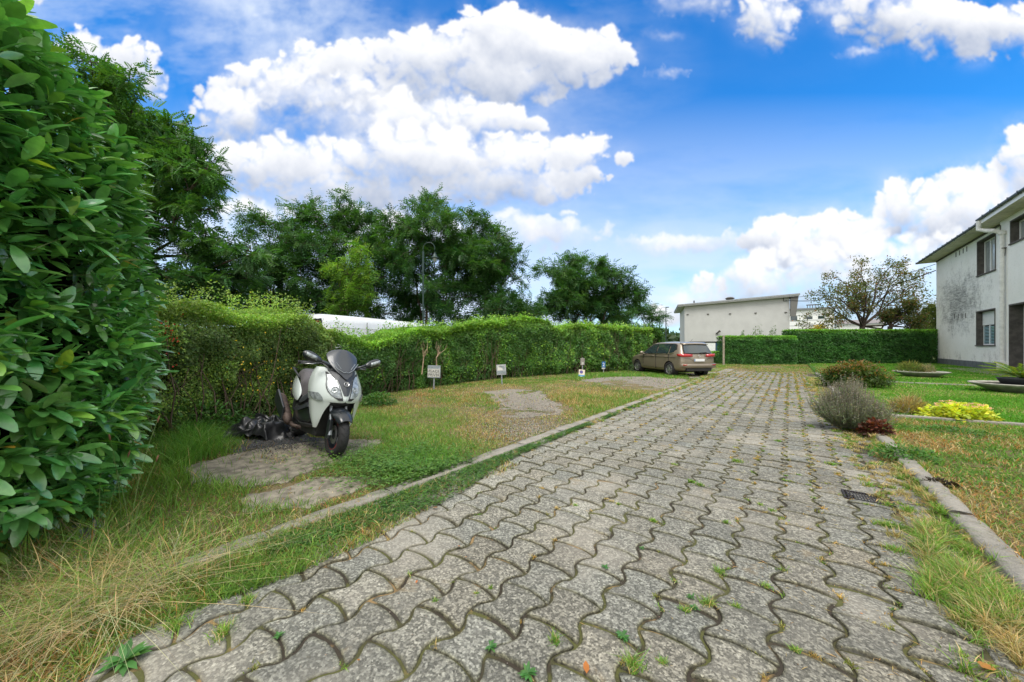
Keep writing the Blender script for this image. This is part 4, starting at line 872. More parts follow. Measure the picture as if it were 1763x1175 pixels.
    for s in (1, -1):
        for nm, poly in (('front_window', [(2.02,1.03),(1.02,1.035),(1.0,1.45),(1.32,1.42),(1.62,1.28)]), ('rear_window', [(.94,1.035),(.10,1.05),(.06,1.46),(.94,1.465)]), ('quarter_window', [(.03,1.05),(-.26,1.10),(-.34,1.22),(-.28,1.40),(-.18,1.44),(.0,1.455)])):
            MB().poly([sidept(x, z, s, .012) for x, z in poly]).build(nm, M_gl, root, solid=0)
        MB().poly([sidept(x, z, s, .006) for x, z in [(2.12,1.0),(-.30,1.05),(-.42,1.2),(-.34,1.44),(-.2,1.48),(1.0,1.50),(1.4,1.46),(1.7,1.30)]]).build('window_frame', M_rub, root)
        MB().tube([sidept(x, z, s, .014) for x, z in [(2.1,.985),(1.0,.99),(0,1.015),(-.3,1.05)]], .010, 6).build('chrome_trim', M_chr, root)
        for x in (1.12, .12): MB().tube([(x, s*.905, .90), (x+.03, s*.935, .905), (x+.2, s*.935, .90), (x+.23, s*.905, .895)], .014, 8).build('door_handle', M_paint, root, smooth=True)
        m = MB(); 
        for x, z0, z1 in ((1.0, .32, .985), (.02, .62, 1.0), (2.05, .5, .97)): m.box(x-.004, x+.004, s*.85, s*.9085, z0, z1)
        m.box(-.45, 2.4, s*.85, s*.908, .865, .872); m.box(.4, 2.1, s*.85, s*.912, .37, .376); m.build('door_seam', M_rub, root)
        MB().lathe([(0, -.06), (.07, -.05), (.10, 0), (.09, .05), (0, .07)], 14, Matrix.Translation((1.98, s*1.02, 1.05)) @ Matrix.Rotation(PI/2, 4, 'Y') @ Matrix.Diagonal((.8, 1.1, 1, 1))).box(1.93, 1.99, min(s*.86, s*.98), max(s*.86, s*.98), .98, 1.02).build('side_mirror', M_paint, root, smooth=True)
        m = MB(); m.grid([[(-.845, s*.34, .90), (-.85, s*.55, .90), (-.835, s*.72, .90), (-.76, s*.865, .91), (-.62, s*.905, .93)], [(-.835, s*.34, 1.01), (-.84, s*.55, 1.02), (-.825, s*.72, 1.03), (-.75, s*.86, 1.035), (-.56, s*.892, 1.02)]])
        m.build('tail_light', M_red, root, solid=-.02, smooth=True)
        MB().box(-.885, -.84, min(s*.5, s*.8), max(s*.5, s*.8), .535, .57).build('reflector', M_red, root)
    # rear face details on the sloping tailgate
    def rg(y, z, off=.0):   # tailgate surface x for height
        x = -.79+(z-1.0)/.48*.285 if z > 1.0 else -.835; return (x-off+.05*abs(y)**2, y, z)
    rows = []
    for z, w in ((1.065, .66), (1.2, .64), (1.35, .60), (1.45, .56)): rows.append([rg(w*t, z, .045) for t in np.linspace(-1, 1, 7)])
    MB().grid(rows).build('rear_screen', M_gl, root, smooth=True)
    rows = []
    for z, w in ((1.045, .685), (1.2, .67), (1.35, .63), (1.49, .585)): rows.append([rg(w*t, z, .038) for t in np.linspace(-1, 1, 7)])
    MB().grid(rows).build('screen_surround', M_rub, root, smooth=True)
    MB().grid([[(-.62, y*.62, 1.475-.02*y*y) for y in np.linspace(-1, 1, 7)], [(-.40, y*.62, 1.55-.02*y*y) for y in np.linspace(-1, 1, 7)]]).build('roof_spoiler', M_paint, root, solid=.03, smooth=True)
    MB().tube([rg(-.05, 1.07, .06), rg(-.42, 1.09, .06)], .012, 6).build('rear_wiper', M_rub, root)
    pl = MB().box(-.865, -.85, -.26, .26, .70, .81).build('number_plate', plain('plate_white', (.72, .72, .72), .4), root, bevel=.004); MB().box(-.868, -.8655, .215, .256, .705, .805).build('blue_band', M_blue, pl)
    MB().lathe([(.045, 0), (.055, .012), (.048, .016), (.04, .006)], 24, Matrix.Translation((-.842, 0, .93)) @ Matrix.Rotation(-PI/2, 4, 'Y')).tube([(-.858, -.03, .955), (-.858, -.012, .905), (-.858, 0, .935), (-.858, .012, .905), (-.858, .03, .955)], .005, 6).build('emblem', M_chr, root)
    m = MB(); m.grid([[(-.86, y*.80+0, .60) if abs(y) < .9 else (-.80, y*.86, .60) for y in np.linspace(-1, 1, 9)], [(-.895, y*.80, .56) if abs(y) < .9 else (-.82, y*.87, .56) for y in np.linspace(-1, 1, 9)], [(-.88, y*.80, .42) if abs(y) < .9 else (-.81, y*.87, .42) for y in np.linspace(-1, 1, 9)]]); m.build('rear_bumper', M_paint, root, smooth=True, solid=.03)
    MB().box(-.855, -.5, -.62, .62, .27, .40).build('bumper_valance', M_rub, root, bevel=.02)
    m = MB(); 
    for s in (1, -1): m.tube([(-.85, s*.29, .72), (-.85, s*.50, .83), (-.85, s*.72, .86)], .005, 5)
    m.build('tailgate_crease', M_rub, root)
    MB().box(.0, 2.6, -.6, .6, .17, .30).build('underbody', M_rub, root)
    for i, s in enumerate((1, -1)): MB().lathe([(0, 0), (.09, .0), (.10, -.05)], 16, Matrix.Translation((3.37, s*.55, .70)) @ Matrix.Rotation(PI/2, 4, 'Y')).build('headlight', M_alu, root)
    MB().tube([(-.28, 0, 1.56), (-.42, 0, 1.68)], .006, 6).build('antenna', M_rub, root)
car()

# ------------------------------------------------------------ scooter
def scooter():
    head = math.radians(-8); lean = math.radians(8.5); x, y = G(574, 793); root = empty('scooter', (x, y, .042), 0, 'white and black maxi scooter with dark windscreen parked before the wild hedge', 'scooter')
    root.scale = (.98, .98, .955); root.rotation_euler = (Matrix.Rotation(head, 3, 'Z') @ Matrix.Rotation(-lean, 3, 'X')).to_euler()
    M_w = plain('scooter_white', (.60, .66, .64), .22, 0, .9); M_g = plain('gloss_black', (.016, .02, .024), .3, 0, .35); M_d = plain('matt_dark', (.022, .023, .025), .55, var=.2); M_r = plain('tyre_rubber', (.018, .018, .019), .75, bump=.3, bs=200, var=.2, vs=40)
    M_gry = plain('seat_vinyl', (.085, .078, .082), .55, bump=.15, bs=150, var=.15); M_pan = plain('grey_panel', (.035, .04, .047), .5, 0, .1); M_lens = plain('headlamp_lens', (.27, .30, .31), .2, .15, .6, bump=.25, bs=26, var=.45, vs=22); M_scr = plain('smoked_screen', (.045, .052, .060), .30, 0, .25); M_chr = plain('brushed_metal', (.45, .45, .45), .3, .9); M_rust = plain('rusty_silencer', (.10, .072, .06), .65, .4, bump=.3, bs=30, var=.4, vs=12); M_slv = plain('silver_fork', (.33, .36, .38), .35, .6)
    # wheels
    def wheel(cx, R_, w_, nm):
        T = Matrix.Translation((cx, 0, R_)) @ Matrix.Rotation(PI/2, 4, 'X'); e = empty(nm); e.parent = root; e.matrix_local = T
        ri = R_-.095; h = w_/2; t = MB().lathe([(ri, -h*.75), (ri+.02, -h*.92), (R_-.035, -h), (R_-.012, -h*.72), (R_-.002, -h*.3), (R_, 0), (R_-.002, h*.3), (R_-.012, h*.72), (R_-.035, h), (ri+.02, h*.92), (ri, h*.75)], 56).build('tyre', M_r, e, smooth=True)
        m = MB()
        for k in range(22):
            a = k*2*PI/22
            for s in (1, -1):
                p = []
                for j in range(5):
                    b_ = a+.045*j; yy = s*h*(.12+.17*j); rr = R_-.0015-.010*(abs(yy)/h)**3; p.append((rr*math.cos(b_+(.07 if s > 0 else 0)), rr*math.sin(b_+(.07 if s > 0 else 0)), yy))
                m.tube(p, .0028, 4)
        m.build('tread_groove', M_dark, t)
        m = MB().lathe([(ri+.004, -h*.72), (ri-.012, -h*.7), (ri-.016, 0), (ri-.012, h*.7), (ri+.004, h*.72)], 48).lathe([(.0, -.03), (.035, -.03), (.035, .03), (.0, .03)], 20)
        for k in range(5):
            a = k*2*PI/5
            for dz in (-.10, .10): m.box(.03, ri-.012, -.009, .009, -.014, .014, Matrix.Rotation(a+dz, 4, 'Z'))
        m.build('rim', M_g, e)
        for s in (1, -1): MB().lathe([(ri+.004, s*h*.74), (ri-.004, s*h*.76)], 48).build('rim_stripe', plain('stripe_red', (.5, .02, .03), .4), e)
        MB().lathe([(.06, .036), (.11, .036), (.11, .040), (.06, .040)], 32, closed=True).build('brake_disc', M_chr, e)
    wheel(0, .275, .12, 'front_wheel'); wheel(-1.50, .265, .14, 'rear_wheel')
    # fork, fender
    for s in (1, -1):
        MB().tube([(.02, s*.088, .27), (-.02, s*.088, .42)], .026, 12).tube([(-.02, s*.088, .42), (-.15, s*.088, .82)], .019, 12).build('fork_leg', M_slv, root)
        MB().box(-.06, .03, min(s*.07, s*.115), max(s*.07, s*.115), .22, .46).build('fork_guard', M_g, root, bevel=.012)
    rows = []
    for t in np.linspace(0, 1, 10):
        a = math.radians(38+92*t); R_ = .325+.02*t; w = .085*(.55+.9*math.sin(PI*min(.9, .12+t*.8))**.7); cx, cz = R_*math.cos(a), .275+R_*math.sin(a)
        rows.append([(cx-(.05 if abs(q) > .9 else 0)*math.cos(a), q*w, cz-(abs(q)**2.2*.075)*math.sin(a)) for q in np.linspace(-1, 1, 9)])
    MB().grid(rows).build('front_fender', M_g, root, solid=.008, sub=1)
    # front apron
    LV = [(1.09, [(-.17,.12),(-.20,.16),(-.24,.20),(-.30,.225),(-.36,.235),(-.42,.23)]), (1.03, [(-.07,.085),(-.11,.14),(-.17,.20),(-.25,.245),(-.33,.262),(-.42,.26)]), (.95, [(.015,.0),(-.02,.085),(-.08,.17),(-.16,.245),(-.26,.285),(-.40,.285)]),
          (.86, [(.075,0),(.05,.085),(-.01,.175),(-.10,.26),(-.22,.305),(-.38,.30)]), (.77, [(.115,0),(.095,.08),(.035,.17),(-.07,.265),(-.20,.315),(-.36,.30)]), (.705, [(.125,0),(.105,.075),(.045,.16),(-.06,.26),(-.19,.31),(-.34,.29)]), (.672, [(.105,0),(.085,.075),(.03,.15),(-.06,.25),(-.19,.30),(-.33,.285)])]
    LW = [(.672, [(.045,.13),(.01,.175),(-.03,.215),(-.08,.255),(-.19,.30),(-.33,.285)]), (.60, [(-.02,.165),(-.04,.19),(-.07,.22),(-.11,.25),(-.19,.285),(-.31,.275)]), (.50, [(-.07,.185),(-.085,.20),(-.11,.222),(-.14,.245),(-.20,.268),(-.29,.26)]), (.41, [(-.115,.19),(-.125,.203),(-.14,.218),(-.16,.235),(-.20,.248),(-.26,.24)]), (.335, [(-.165,.192),(-.17,.20),(-.18,.208),(-.19,.215),(-.205,.222),(-.225,.22)])]
    Zs = np.array([l[0] for l in LV]); XY = np.array([l[1] for l in LV])
    def surf(u, z, s, off=.0):
        def S0(u, z):
            u = min(max(u, 0), 5); i = int(min(4, math.floor(u))); f = u-i; z = min(max(z, Zs[-1]), Zs[0]); k = int(np.clip(np.searchsorted(-Zs, -z)-1, 0, len(Zs)-2)); g = (Zs[k]-z)/(Zs[k]-Zs[k+1])
            q = (XY[k, i]*(1-f)+XY[k, i+1]*f)*(1-g)+(XY[k+1, i]*(1-f)+XY[k+1, i+1]*f)*g; return np.array([q[0], q[1], z])
        p = S0(u, z); a = S0(u+.15, z)-S0(u-.15, z); b_ = S0(u, z+.02)-S0(u, z-.02); n = np.cross(a, b_); n = n/(np.linalg.norm(n)+1e-9); n = n if n[0]*.8+n[1]*.6 > 0 else -n
        p = p+n*off; return (p[0], s*p[1], p[2])
    for s in (1, -1):
        m = MB().grid([[(x, s*y, z) for x, y in l] for z, l in LV]); m.build('front_fairing', M_w, root, sub=2, solid=0)
        m = MB().grid([[(x, s*y, z) for x, y in l] for z, l in LW]); m.build('leg_fairing', M_w, root, sub=2)
        # headlight
        def strip(zs, ui, uo, off, n=7):
            rows = []
            for z, a, b_ in zip(zs, ui, uo): rows.append([surf(a+(b_-a)*t, z, s, off) for t in np.linspace(0, 1, n)])
            return rows
        z_h = [1.035, 1.0, .96, .92, .88, .84, .80, .76, .73, .70]; ui = [1.55, 1.38, 1.20, 1.05, .92, .80, .70, .60, .50, .42]; uo = [1.75, 1.92, 2.08, 2.18, 2.22, 2.18, 2.05, 1.75, 1.35, .85]
        MB().grid(strip(z_h, [a-.06 for a in ui], [a+.09 for a in uo], .004)).build('headlight_bezel', M_d, root, smooth=True)
        hl = MB().grid(strip(z_h[1:-1], [a+.04 for a in ui[1:-1]], [a-.02 for a in uo[1:-1]], .010)).build('headlight', M_lens, root, smooth=True)
        c = Vector(surf(1.35, .825, s, .006)); nrm = (Vector(surf(1.35, .825, s, .1))-c).normalized(); T = Matrix.Translation(c) @ nrm.to_track_quat('Z', 'Y').to_matrix().to_4x4()
        MB().lathe([(.040, .002), (.042, .008), (.037, .010), (.030, .005), (.014, .004), (.012, .009), (0, .012)], 24, T).build('bulb_reflector', M_lens, hl, smooth=True)
        MB().grid(strip([.775, .755, .725, .70, .685], [2.95, 2.75, 2.6, 2.55, 2.6], [4.5, 4.4, 4.1, 3.6, 3.0], .008)).build('turn_signal', M_lens, root, smooth=True)
        MB().grid(strip([.672, .668], [.15, .15], [4.9, 4.9], .006)).build('chin_trim', M_d, root)
        # dark panel between the lamps
        MB().grid(strip([1.06, 1.0, .95, .90, .86, .80, .76], [0, 0, 0, 0, 0, 0, 0], [1.4, 1.25, 1.05, .85, .70, .50, .30], .007, 4)).build('centre_panel', M_pan, root, smooth=True)
        # black cowl under the screen
        MB().grid([[(-.05, 0, 1.02), (-.06, s*.06, 1.03), (-.10, s*.13, 1.06), (-.17, s*.19, 1.10), (-.26, s*.22, 1.13)], [(-.10, 0, 1.10), (-.11, s*.06, 1.11), (-.15, s*.13, 1.13), (-.21, s*.18, 1.17), (-.30, s*.20, 1.19)], [(-.30, 0, 1.16), (-.31, s*.06, 1.16), (-.33, s*.12, 1.16), (-.36, s*.16, 1.17), (-.40, s*.17, 1.17)]]).build('cowl', M_g, root, sub=1)
        # side body
        MB().grid([[(-.38, s*.27, .66), (-.55, s*.285, .57), (-.80, s*.27, .53), (-1.0, s*.255, .56)], [(-.30, s*.26, .52), (-.55, s*.29, .46), (-.80, s*.28, .43), (-1.0, s*.25, .45)], [(-.25, s*.22, .36), (-.55, s*.26, .33), (-.80, s*.25, .32), (-1.0, s*.22, .34)]]).build('side_panel', M_g, root, sub=1, solid=.02)
        MB().grid([[(-.36, s*.272, .62), (-.60, s*.295, .53), (-.86, s*.285, .50)], [(-.33, s*.272, .57), (-.60, s*.295, .49), (-.86, s*.285, .47)]]).build('side_stripe', M_pan, root, solid=-.014)
        MB().grid([[(-.44, s*.24, .80), (-.62, s*.245, .70), (-.85, s*.24, .66)], [(-.40, s*.27, .66), (-.60, s*.28, .58), (-.85, s*.27, .55)]]).build('tunnel_panel', M_pan, root, sub=1, solid=.01)
        MB().grid([[(-.30, s*.20, .36), (-.42, s*.28, .35), (-.66, s*.29, .34), (-.80, s*.24, .33)], [(-.30, s*.16, .30), (-.42, s*.25, .29), (-.66, s*.25, .28), (-.80, s*.2, .28)]]).build('footboard', M_d, root, solid=.02, sub=1)
        # rear white panel
        MB().grid([[(-.84, s*.225, .70), (-.98, s*.235, .83), (-1.25, s*.21, .90), (-1.55, s*.15, .93), (-1.78, s*.09, .95)], [(-.80, s*.27, .64), (-.98, s*.285, .70), (-1.25, s*.265, .76), (-1.55, s*.20, .82), (-1.80, s*.11, .88)], [(-.82, s*.275, .585), (-.98, s*.275, .585), (-1.25, s*.25, .64), (-1.55, s*.19, .71), (-1.76, s*.11, .80)]]).build('rear_panel', M_w, root, sub=2, solid=.01)
        MB().tube([(-1.15, s*.19, .88), (-1.3, s*.235, .97), (-1.6, s*.20, 1.02), (-1.72, s*.12, 1.0)], .014, 10).build('grab_rail', M_d, root, smooth=True)
        # handlebar, lever, grip, mirror
        MB().tube([(-.33, s*.08, 1.12), (-.38, s*.20, 1.135), (-.44, s*.30, 1.13)], .014, 10).build('handlebar', M_d, root, smooth=True)
        g = MB().tube([(-.44, s*.295, 1.13), (-.49, s*.41, 1.12)], .019, 12).tube([(-.49, s*.41, 1.12), (-.495, s*.425, 1.12)], .023, 12).build('grip', M_d, root, smooth=True)
        MB().tube([(-.38, s*.25, 1.125), (-.37, s*.30, 1.115), (-.42, s*.41, 1.105)], .007, 8).build('brake_lever', M_chr, root, smooth=True)
        MB().tube([(-.14, s*.15, 1.10), (-.12, s*.22, 1.14), (-.12, s*.29, 1.175)], [.020, .015, .013], 10).build('mirror_stalk', M_g, root, smooth=True)
        rows = []
        for t, w, th in ((0, .012, .012), (.06, .035, .026), (.35, .055, .036), (.7, .062, .036), (.93, .040, .026), (1.0, .012, .010)):
            c = Vector((-.12-.02*t, s*(.265+.215*t), 1.155+.085*t)); rows.append([c+Vector((th*math.cos(a)*(1.2 if math.cos(a) > 0 else .5), -s*.25*w*math.sin(a), w*math.sin(a))) for a in np.linspace(0, 2*PI, 13)[:-1]])
        m = MB(); R2 = [[m.bm.verts.new(p) for p in r] for r in rows]
        for i in range(len(R2)-1):
            for j in range(12): m.bm.faces.new([R2[i][j], R2[i][(j+1) % 12], R2[i+1][(j+1) % 12], R2[i+1][j]])
        m.bm.faces.new(R2[0]); m.bm.faces.new(R2[-1]); mir = m.build('mirror', M_g, root, sub=1)
        sl = []
        for t in np.linspace(.30, .86, 6):
            c = Vector((-.12-.02*t+.046, s*(.265+.215*t), 1.155+.085*t)); sl.append([c+Vector((0-.010*abs(q), 0, q*.026+.004)) for q in (-1, 0, 1)])
        MB().grid(sl).build('mirror_signal', M_lens, mir, solid=-.004, smooth=True)
    # windscreen
    rows = []
    for z, x, w, bk in ((.965, .03, .012, .0), (1.03, -.015, .08, .015), (1.10, -.06, .145, .04), (1.17, -.105, .185, .06), (1.25, -.155, .20, .08), (1.31, -.19, .175, .08), (1.345, -.215, .11, .05)):
        rows.append([(x-bk*abs(q)**2, q*w, z+(.0 if z < 1.3 else -.02*abs(q)**2)) for q in np.linspace(-1, 1, 9)])
    scr = MB().grid(rows).build('windscreen', M_scr, root, sub=1, solid=.006)
    for s in (1, -1):
        MB().tube([(-.095, s*.165, 1.17), (-.035, s*.095, 1.085), (.0, s*.03, 1.045), (.003, 0, 1.055)], .004, 6).tube([(-.06, s*.115, 1.165), (-.02, s*.06, 1.09)], .003, 6).build('screen_rib', M_slv, scr)
    b0 = MB().grid([[(x+.012, y, z) for x, y, z in r] for r in [[(.03, q*.012, .965) for q in (-1, 0, 1)], [(-.015, q*.078, 1.03) for q in (-1, 0, 1)], [(-.04, q*.085, 1.07) for q in (-1, 0, 1)]]]).build('screen_base', M_pan, root, smooth=True)
    # badge: silver ring with a two-stroke emblem
    c = Vector(surf(0, .895, 1, .012)); T = Matrix.Translation(c) @ Vector((1, 0, .55)).to_track_quat('Z', 'Y').to_matrix().to_4x4()
    bd = MB().lathe([(0, .004), (.026, .004), (.028, .010), (.033, .009), (.034, .0)], 28, T).build('badge', M_chr, root, smooth=True)
    MB().tube([T @ Vector(p) for p in ((-.016, .012, .008), (-.004, .015, .008), (-.006, .0, .008), (-.016, -.006, .008))], .0035, 6).tube([T @ Vector(p) for p in ((.016, -.012, .008), (.004, -.015, .008), (.006, .0, .008), (.016, .008, .008))], .0035, 6).build('emblem', M_d, bd)
    # dark inner shield, engine mass, belly
    m = MB().grid([[(-.10, y, .70) for y in np.linspace(-.20, .20, 7)], [(-.22, y, .50) for y in np.linspace(-.20, .20, 7)], [(-.30, y, .33) for y in np.linspace(-.18, .18, 7)], [(-.34, y, .20) for y in np.linspace(-.13, .13, 7)]]); m.build('inner_shield', M_d, root, solid=.02, smooth=True)
    MB().prism([(-.30, -.17, .20), (-.95, -.17, .17), (-1.05, -.17, .50), (-.80, -.17, .72), (-.42, -.17, .72), (-.28, -.17, .50)], (0, .34, 0)).build('frame_tunnel', M_d, root, bevel=.03)
    MB().prism([(-.95, -.12, .20), (-1.55, -.12, .24), (-1.50, -.12, .50), (-1.0, -.12, .55)], (0, .22, 0)).build('engine', M_d, root, bevel=.03)
    MB().box(-1.75, -.7, -.15, .15, .55, .80).build('tail_core', M_d, root, bevel=.05)
    MB().grid([[(-.36, y, 1.08) for y in np.linspace(-.20, .20, 5)], [(-.44, y, .95) for y in np.linspace(-.24, .24, 5)], [(-.46, y, .75) for y in np.linspace(-.24, .24, 5)]]).build('dashboard', M_d, root, solid=.03, smooth=True)
    MB().box(-.10, -.04, -.12, .12, .62, .68).build('horn_cover', M_d, root, bevel=.02)
    # seat: stepped
    prof = [(-.56, .74, .13), (-.59, .87, .17), (-.66, .93, .20), (-.84, .92, .215), (-1.02, .93, .215), (-1.10, 1.0, .21), (-1.20, 1.035, .19), (-1.50, 1.04, .16), (-1.68, 1.02, .10)]
    rows = [[(x, q*w*(1.22 if x > -.8 else 1.12 if x > -.9 else 1.0), z-(.30 if x > -.8 else .24 if x > -.9 else .12)) if abs(q) > .99 else (x, q*w, z-.03*abs(q)**2-(.05 if abs(q) > .8 else 0)) for q in (-1, -.92, -.6, -.25, .25, .6, .92, 1)] for x, z, w in prof]
    MB().grid(rows).build('seat', M_gry, root, sub=2)
    # exhaust on the right hand side
    MB().tube([(-.85, -.14, .22), (-1.05, -.22, .22), (-1.12, -.25, .26)], .026, 10).build('exhaust_pipe', M_rust, root, smooth=True)
    ex = MB().tube([(-1.10, -.27, .24), (-1.13, -.27, .27), (-1.20, -.275, .33), (-1.60, -.29, .55), (-1.66, -.292, .58)], [.028, .052, .062, .066, .05], 20).build('exhaust', M_rust, root, smooth=True)
    T = [(-1.18, -.352, .26), (-1.62, -.375, .50), (-1.68, -.36, .66), (-1.58, -.365, .68), (-1.18, -.35, .46)]
    MB().prism(T, (0, .03, 0)).build('heat_shield', M_g, ex, bevel=.01)
    MB().tube([(-.62, .16, .25), (-.70, .30, .02)], .012, 8).box(-.74, -.66, .27, .33, -.005, .01).build('side_stand', M_chr, root)
    MB().prism([(-1.60, -.06, .30), (-1.85, -.07, .36), (-1.88, -.07, .62), (-1.70, -.06, .70)], (0, .13, 0)).build('rear_mudguard', M_d, root, bevel=.02)
scooter()
# ------------------------------------------------------------ laurel hedge (near left)
def build_laurel():
    root = empty('laurel_hedge', (-4.2, -.4, 0), 0, 'tall clipped laurel hedge with big glossy leaves at the left edge, nearest to the camera', 'hedge')
    R = Vector(root.location); FP = np.array([(-2.75,-1.6),(-2.95,-.75),(-3.2,-.22),(-3.62,.20),(-4.15,.47),(-4.8,.56),(-6.0,.5),(-7.6,.4)])
    seg = np.diff(FP, axis=0); sl = np.linalg.norm(seg, axis=1); cs = np.r_[0, np.cumsum(sl)]
    def foot(s):
        x = np.interp(s, cs, FP[:, 0]); y = np.interp(s, cs, FP[:, 1]); i = np.clip(np.searchsorted(cs, s)-1, 0, len(seg)-1)
        # smooth normals
        nn = norm(np.stack([seg[:, 1], -seg[:, 0]], 1)); nn = -nn if nn[0][0] < 0 else nn
        mid = (cs[1:]+cs[:-1])/2; n = np.stack([np.interp(s, mid, nn[:, 0]), np.interp(s, mid, nn[:, 1])], 1); return x, y, norm(n)
    ZP = [0, .25, .6, 1.1, 1.9, 2.6, 3.1, 3.5, 3.8, 3.95]; OP = [-.42, -.25, -.10, 0, 0, -.08, -.22, -.5, -.85, -1.3]
    def surf(s, z):
        x, y, n = foot(s); off = np.interp(z, ZP, OP)+.16*(vnoise(np.stack([s, z, 0*s], 1), 1.7, 3)-.5)+.10*(vnoise(np.stack([s, z, 0*s], 1), 4.5, 4)-.5)
        P = np.stack([x+n[:, 0]*off, y+n[:, 1]*off, z], 1); up = np.interp(z, ZP, [-.5,-.5,-.3,0,.05,.2,.5,.9,1.3,2.5])
        return P, norm(np.c_[n, up])
    ns = 1750; s = rs.uniform(.1, cs[-1], ns)**1.0; s = np.where(rs.rand(ns) < .8, rs.uniform(.4, 3.6, ns), s); z = rs.uniform(.08, 3.9, ns)
    P, n = surf(s, z); dep = -.26*rs.rand(ns)**1.6+.05; P = P+n*dep[:, None]
    sd_ = norm(n*.75+np.array([0, 0, .30])+rs.normal(0, .38, (ns, 3)))
    m = 8; q = np.repeat(P, m, 0); d = np.repeat(sd_, m, 0); k = np.tile(np.arange(m), ns)
    a = norm(np.cross(d, np.array([0, 0, 1.]))); b_ = np.cross(d, a); az = k*2.4+np.repeat(rs.uniform(0, 6.3, ns), m)
    rad = np.cos(az)[:, None]*a+np.sin(az)[:, None]*b_; tt = (k/m)
    q = q+d*(-.11+.13*tt)[:, None]+rad*.006
    ld = norm(d*(.5+.9*tt)[:, None]+rad*(1.05-.5*tt)[:, None]+np.array([0, 0, -.10])+rs.normal(0, .12, q.shape))
    up = norm(np.array([0, 0, 1.])*.85+d*.55+rs.normal(0, .22, q.shape))
    sz = np.repeat(rs.uniform(.11, .205, ns), m)*rs.uniform(.6, 1.12, len(q))*(1-.25*(tt > .85))
    new = np.repeat((rs.rand(ns) < .28) & (dep > -.06), m) & (tt > .5)
    c = np.where(new[:, None], np.array([.20, .44, .075]), np.array([.115, .33, .075])); c = varc(c, .26)
    yl = rs.rand(len(c)) < .02; c[yl] = c[yl]*[2.2, 1.3, .8]
    yel = rs.rand(len(c)) < .002; c[yel] = [.6, .35, .04]
    leaves('foliage', q-np.array(R), ld, up, sz, T_laurel(), c, M_gloss, root, True)
    # young shoots / twigs
    k0 = rs.rand(ns) < .22; tubes('twig', [(p-np.array(R)-dd*.35, p-np.array(R)-dd*.03, .0035, .002) for p, dd in zip(P[k0], sd_[k0])], plain('laurel_twig', (.10, .14, .04), .7), root, 4)['kind'] = 'stuff'
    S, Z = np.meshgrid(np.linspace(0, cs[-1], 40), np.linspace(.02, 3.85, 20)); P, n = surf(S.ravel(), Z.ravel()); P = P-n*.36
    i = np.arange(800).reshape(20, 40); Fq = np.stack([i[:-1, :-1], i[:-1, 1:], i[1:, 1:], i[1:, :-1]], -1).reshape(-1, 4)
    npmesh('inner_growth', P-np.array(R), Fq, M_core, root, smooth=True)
build_laurel()

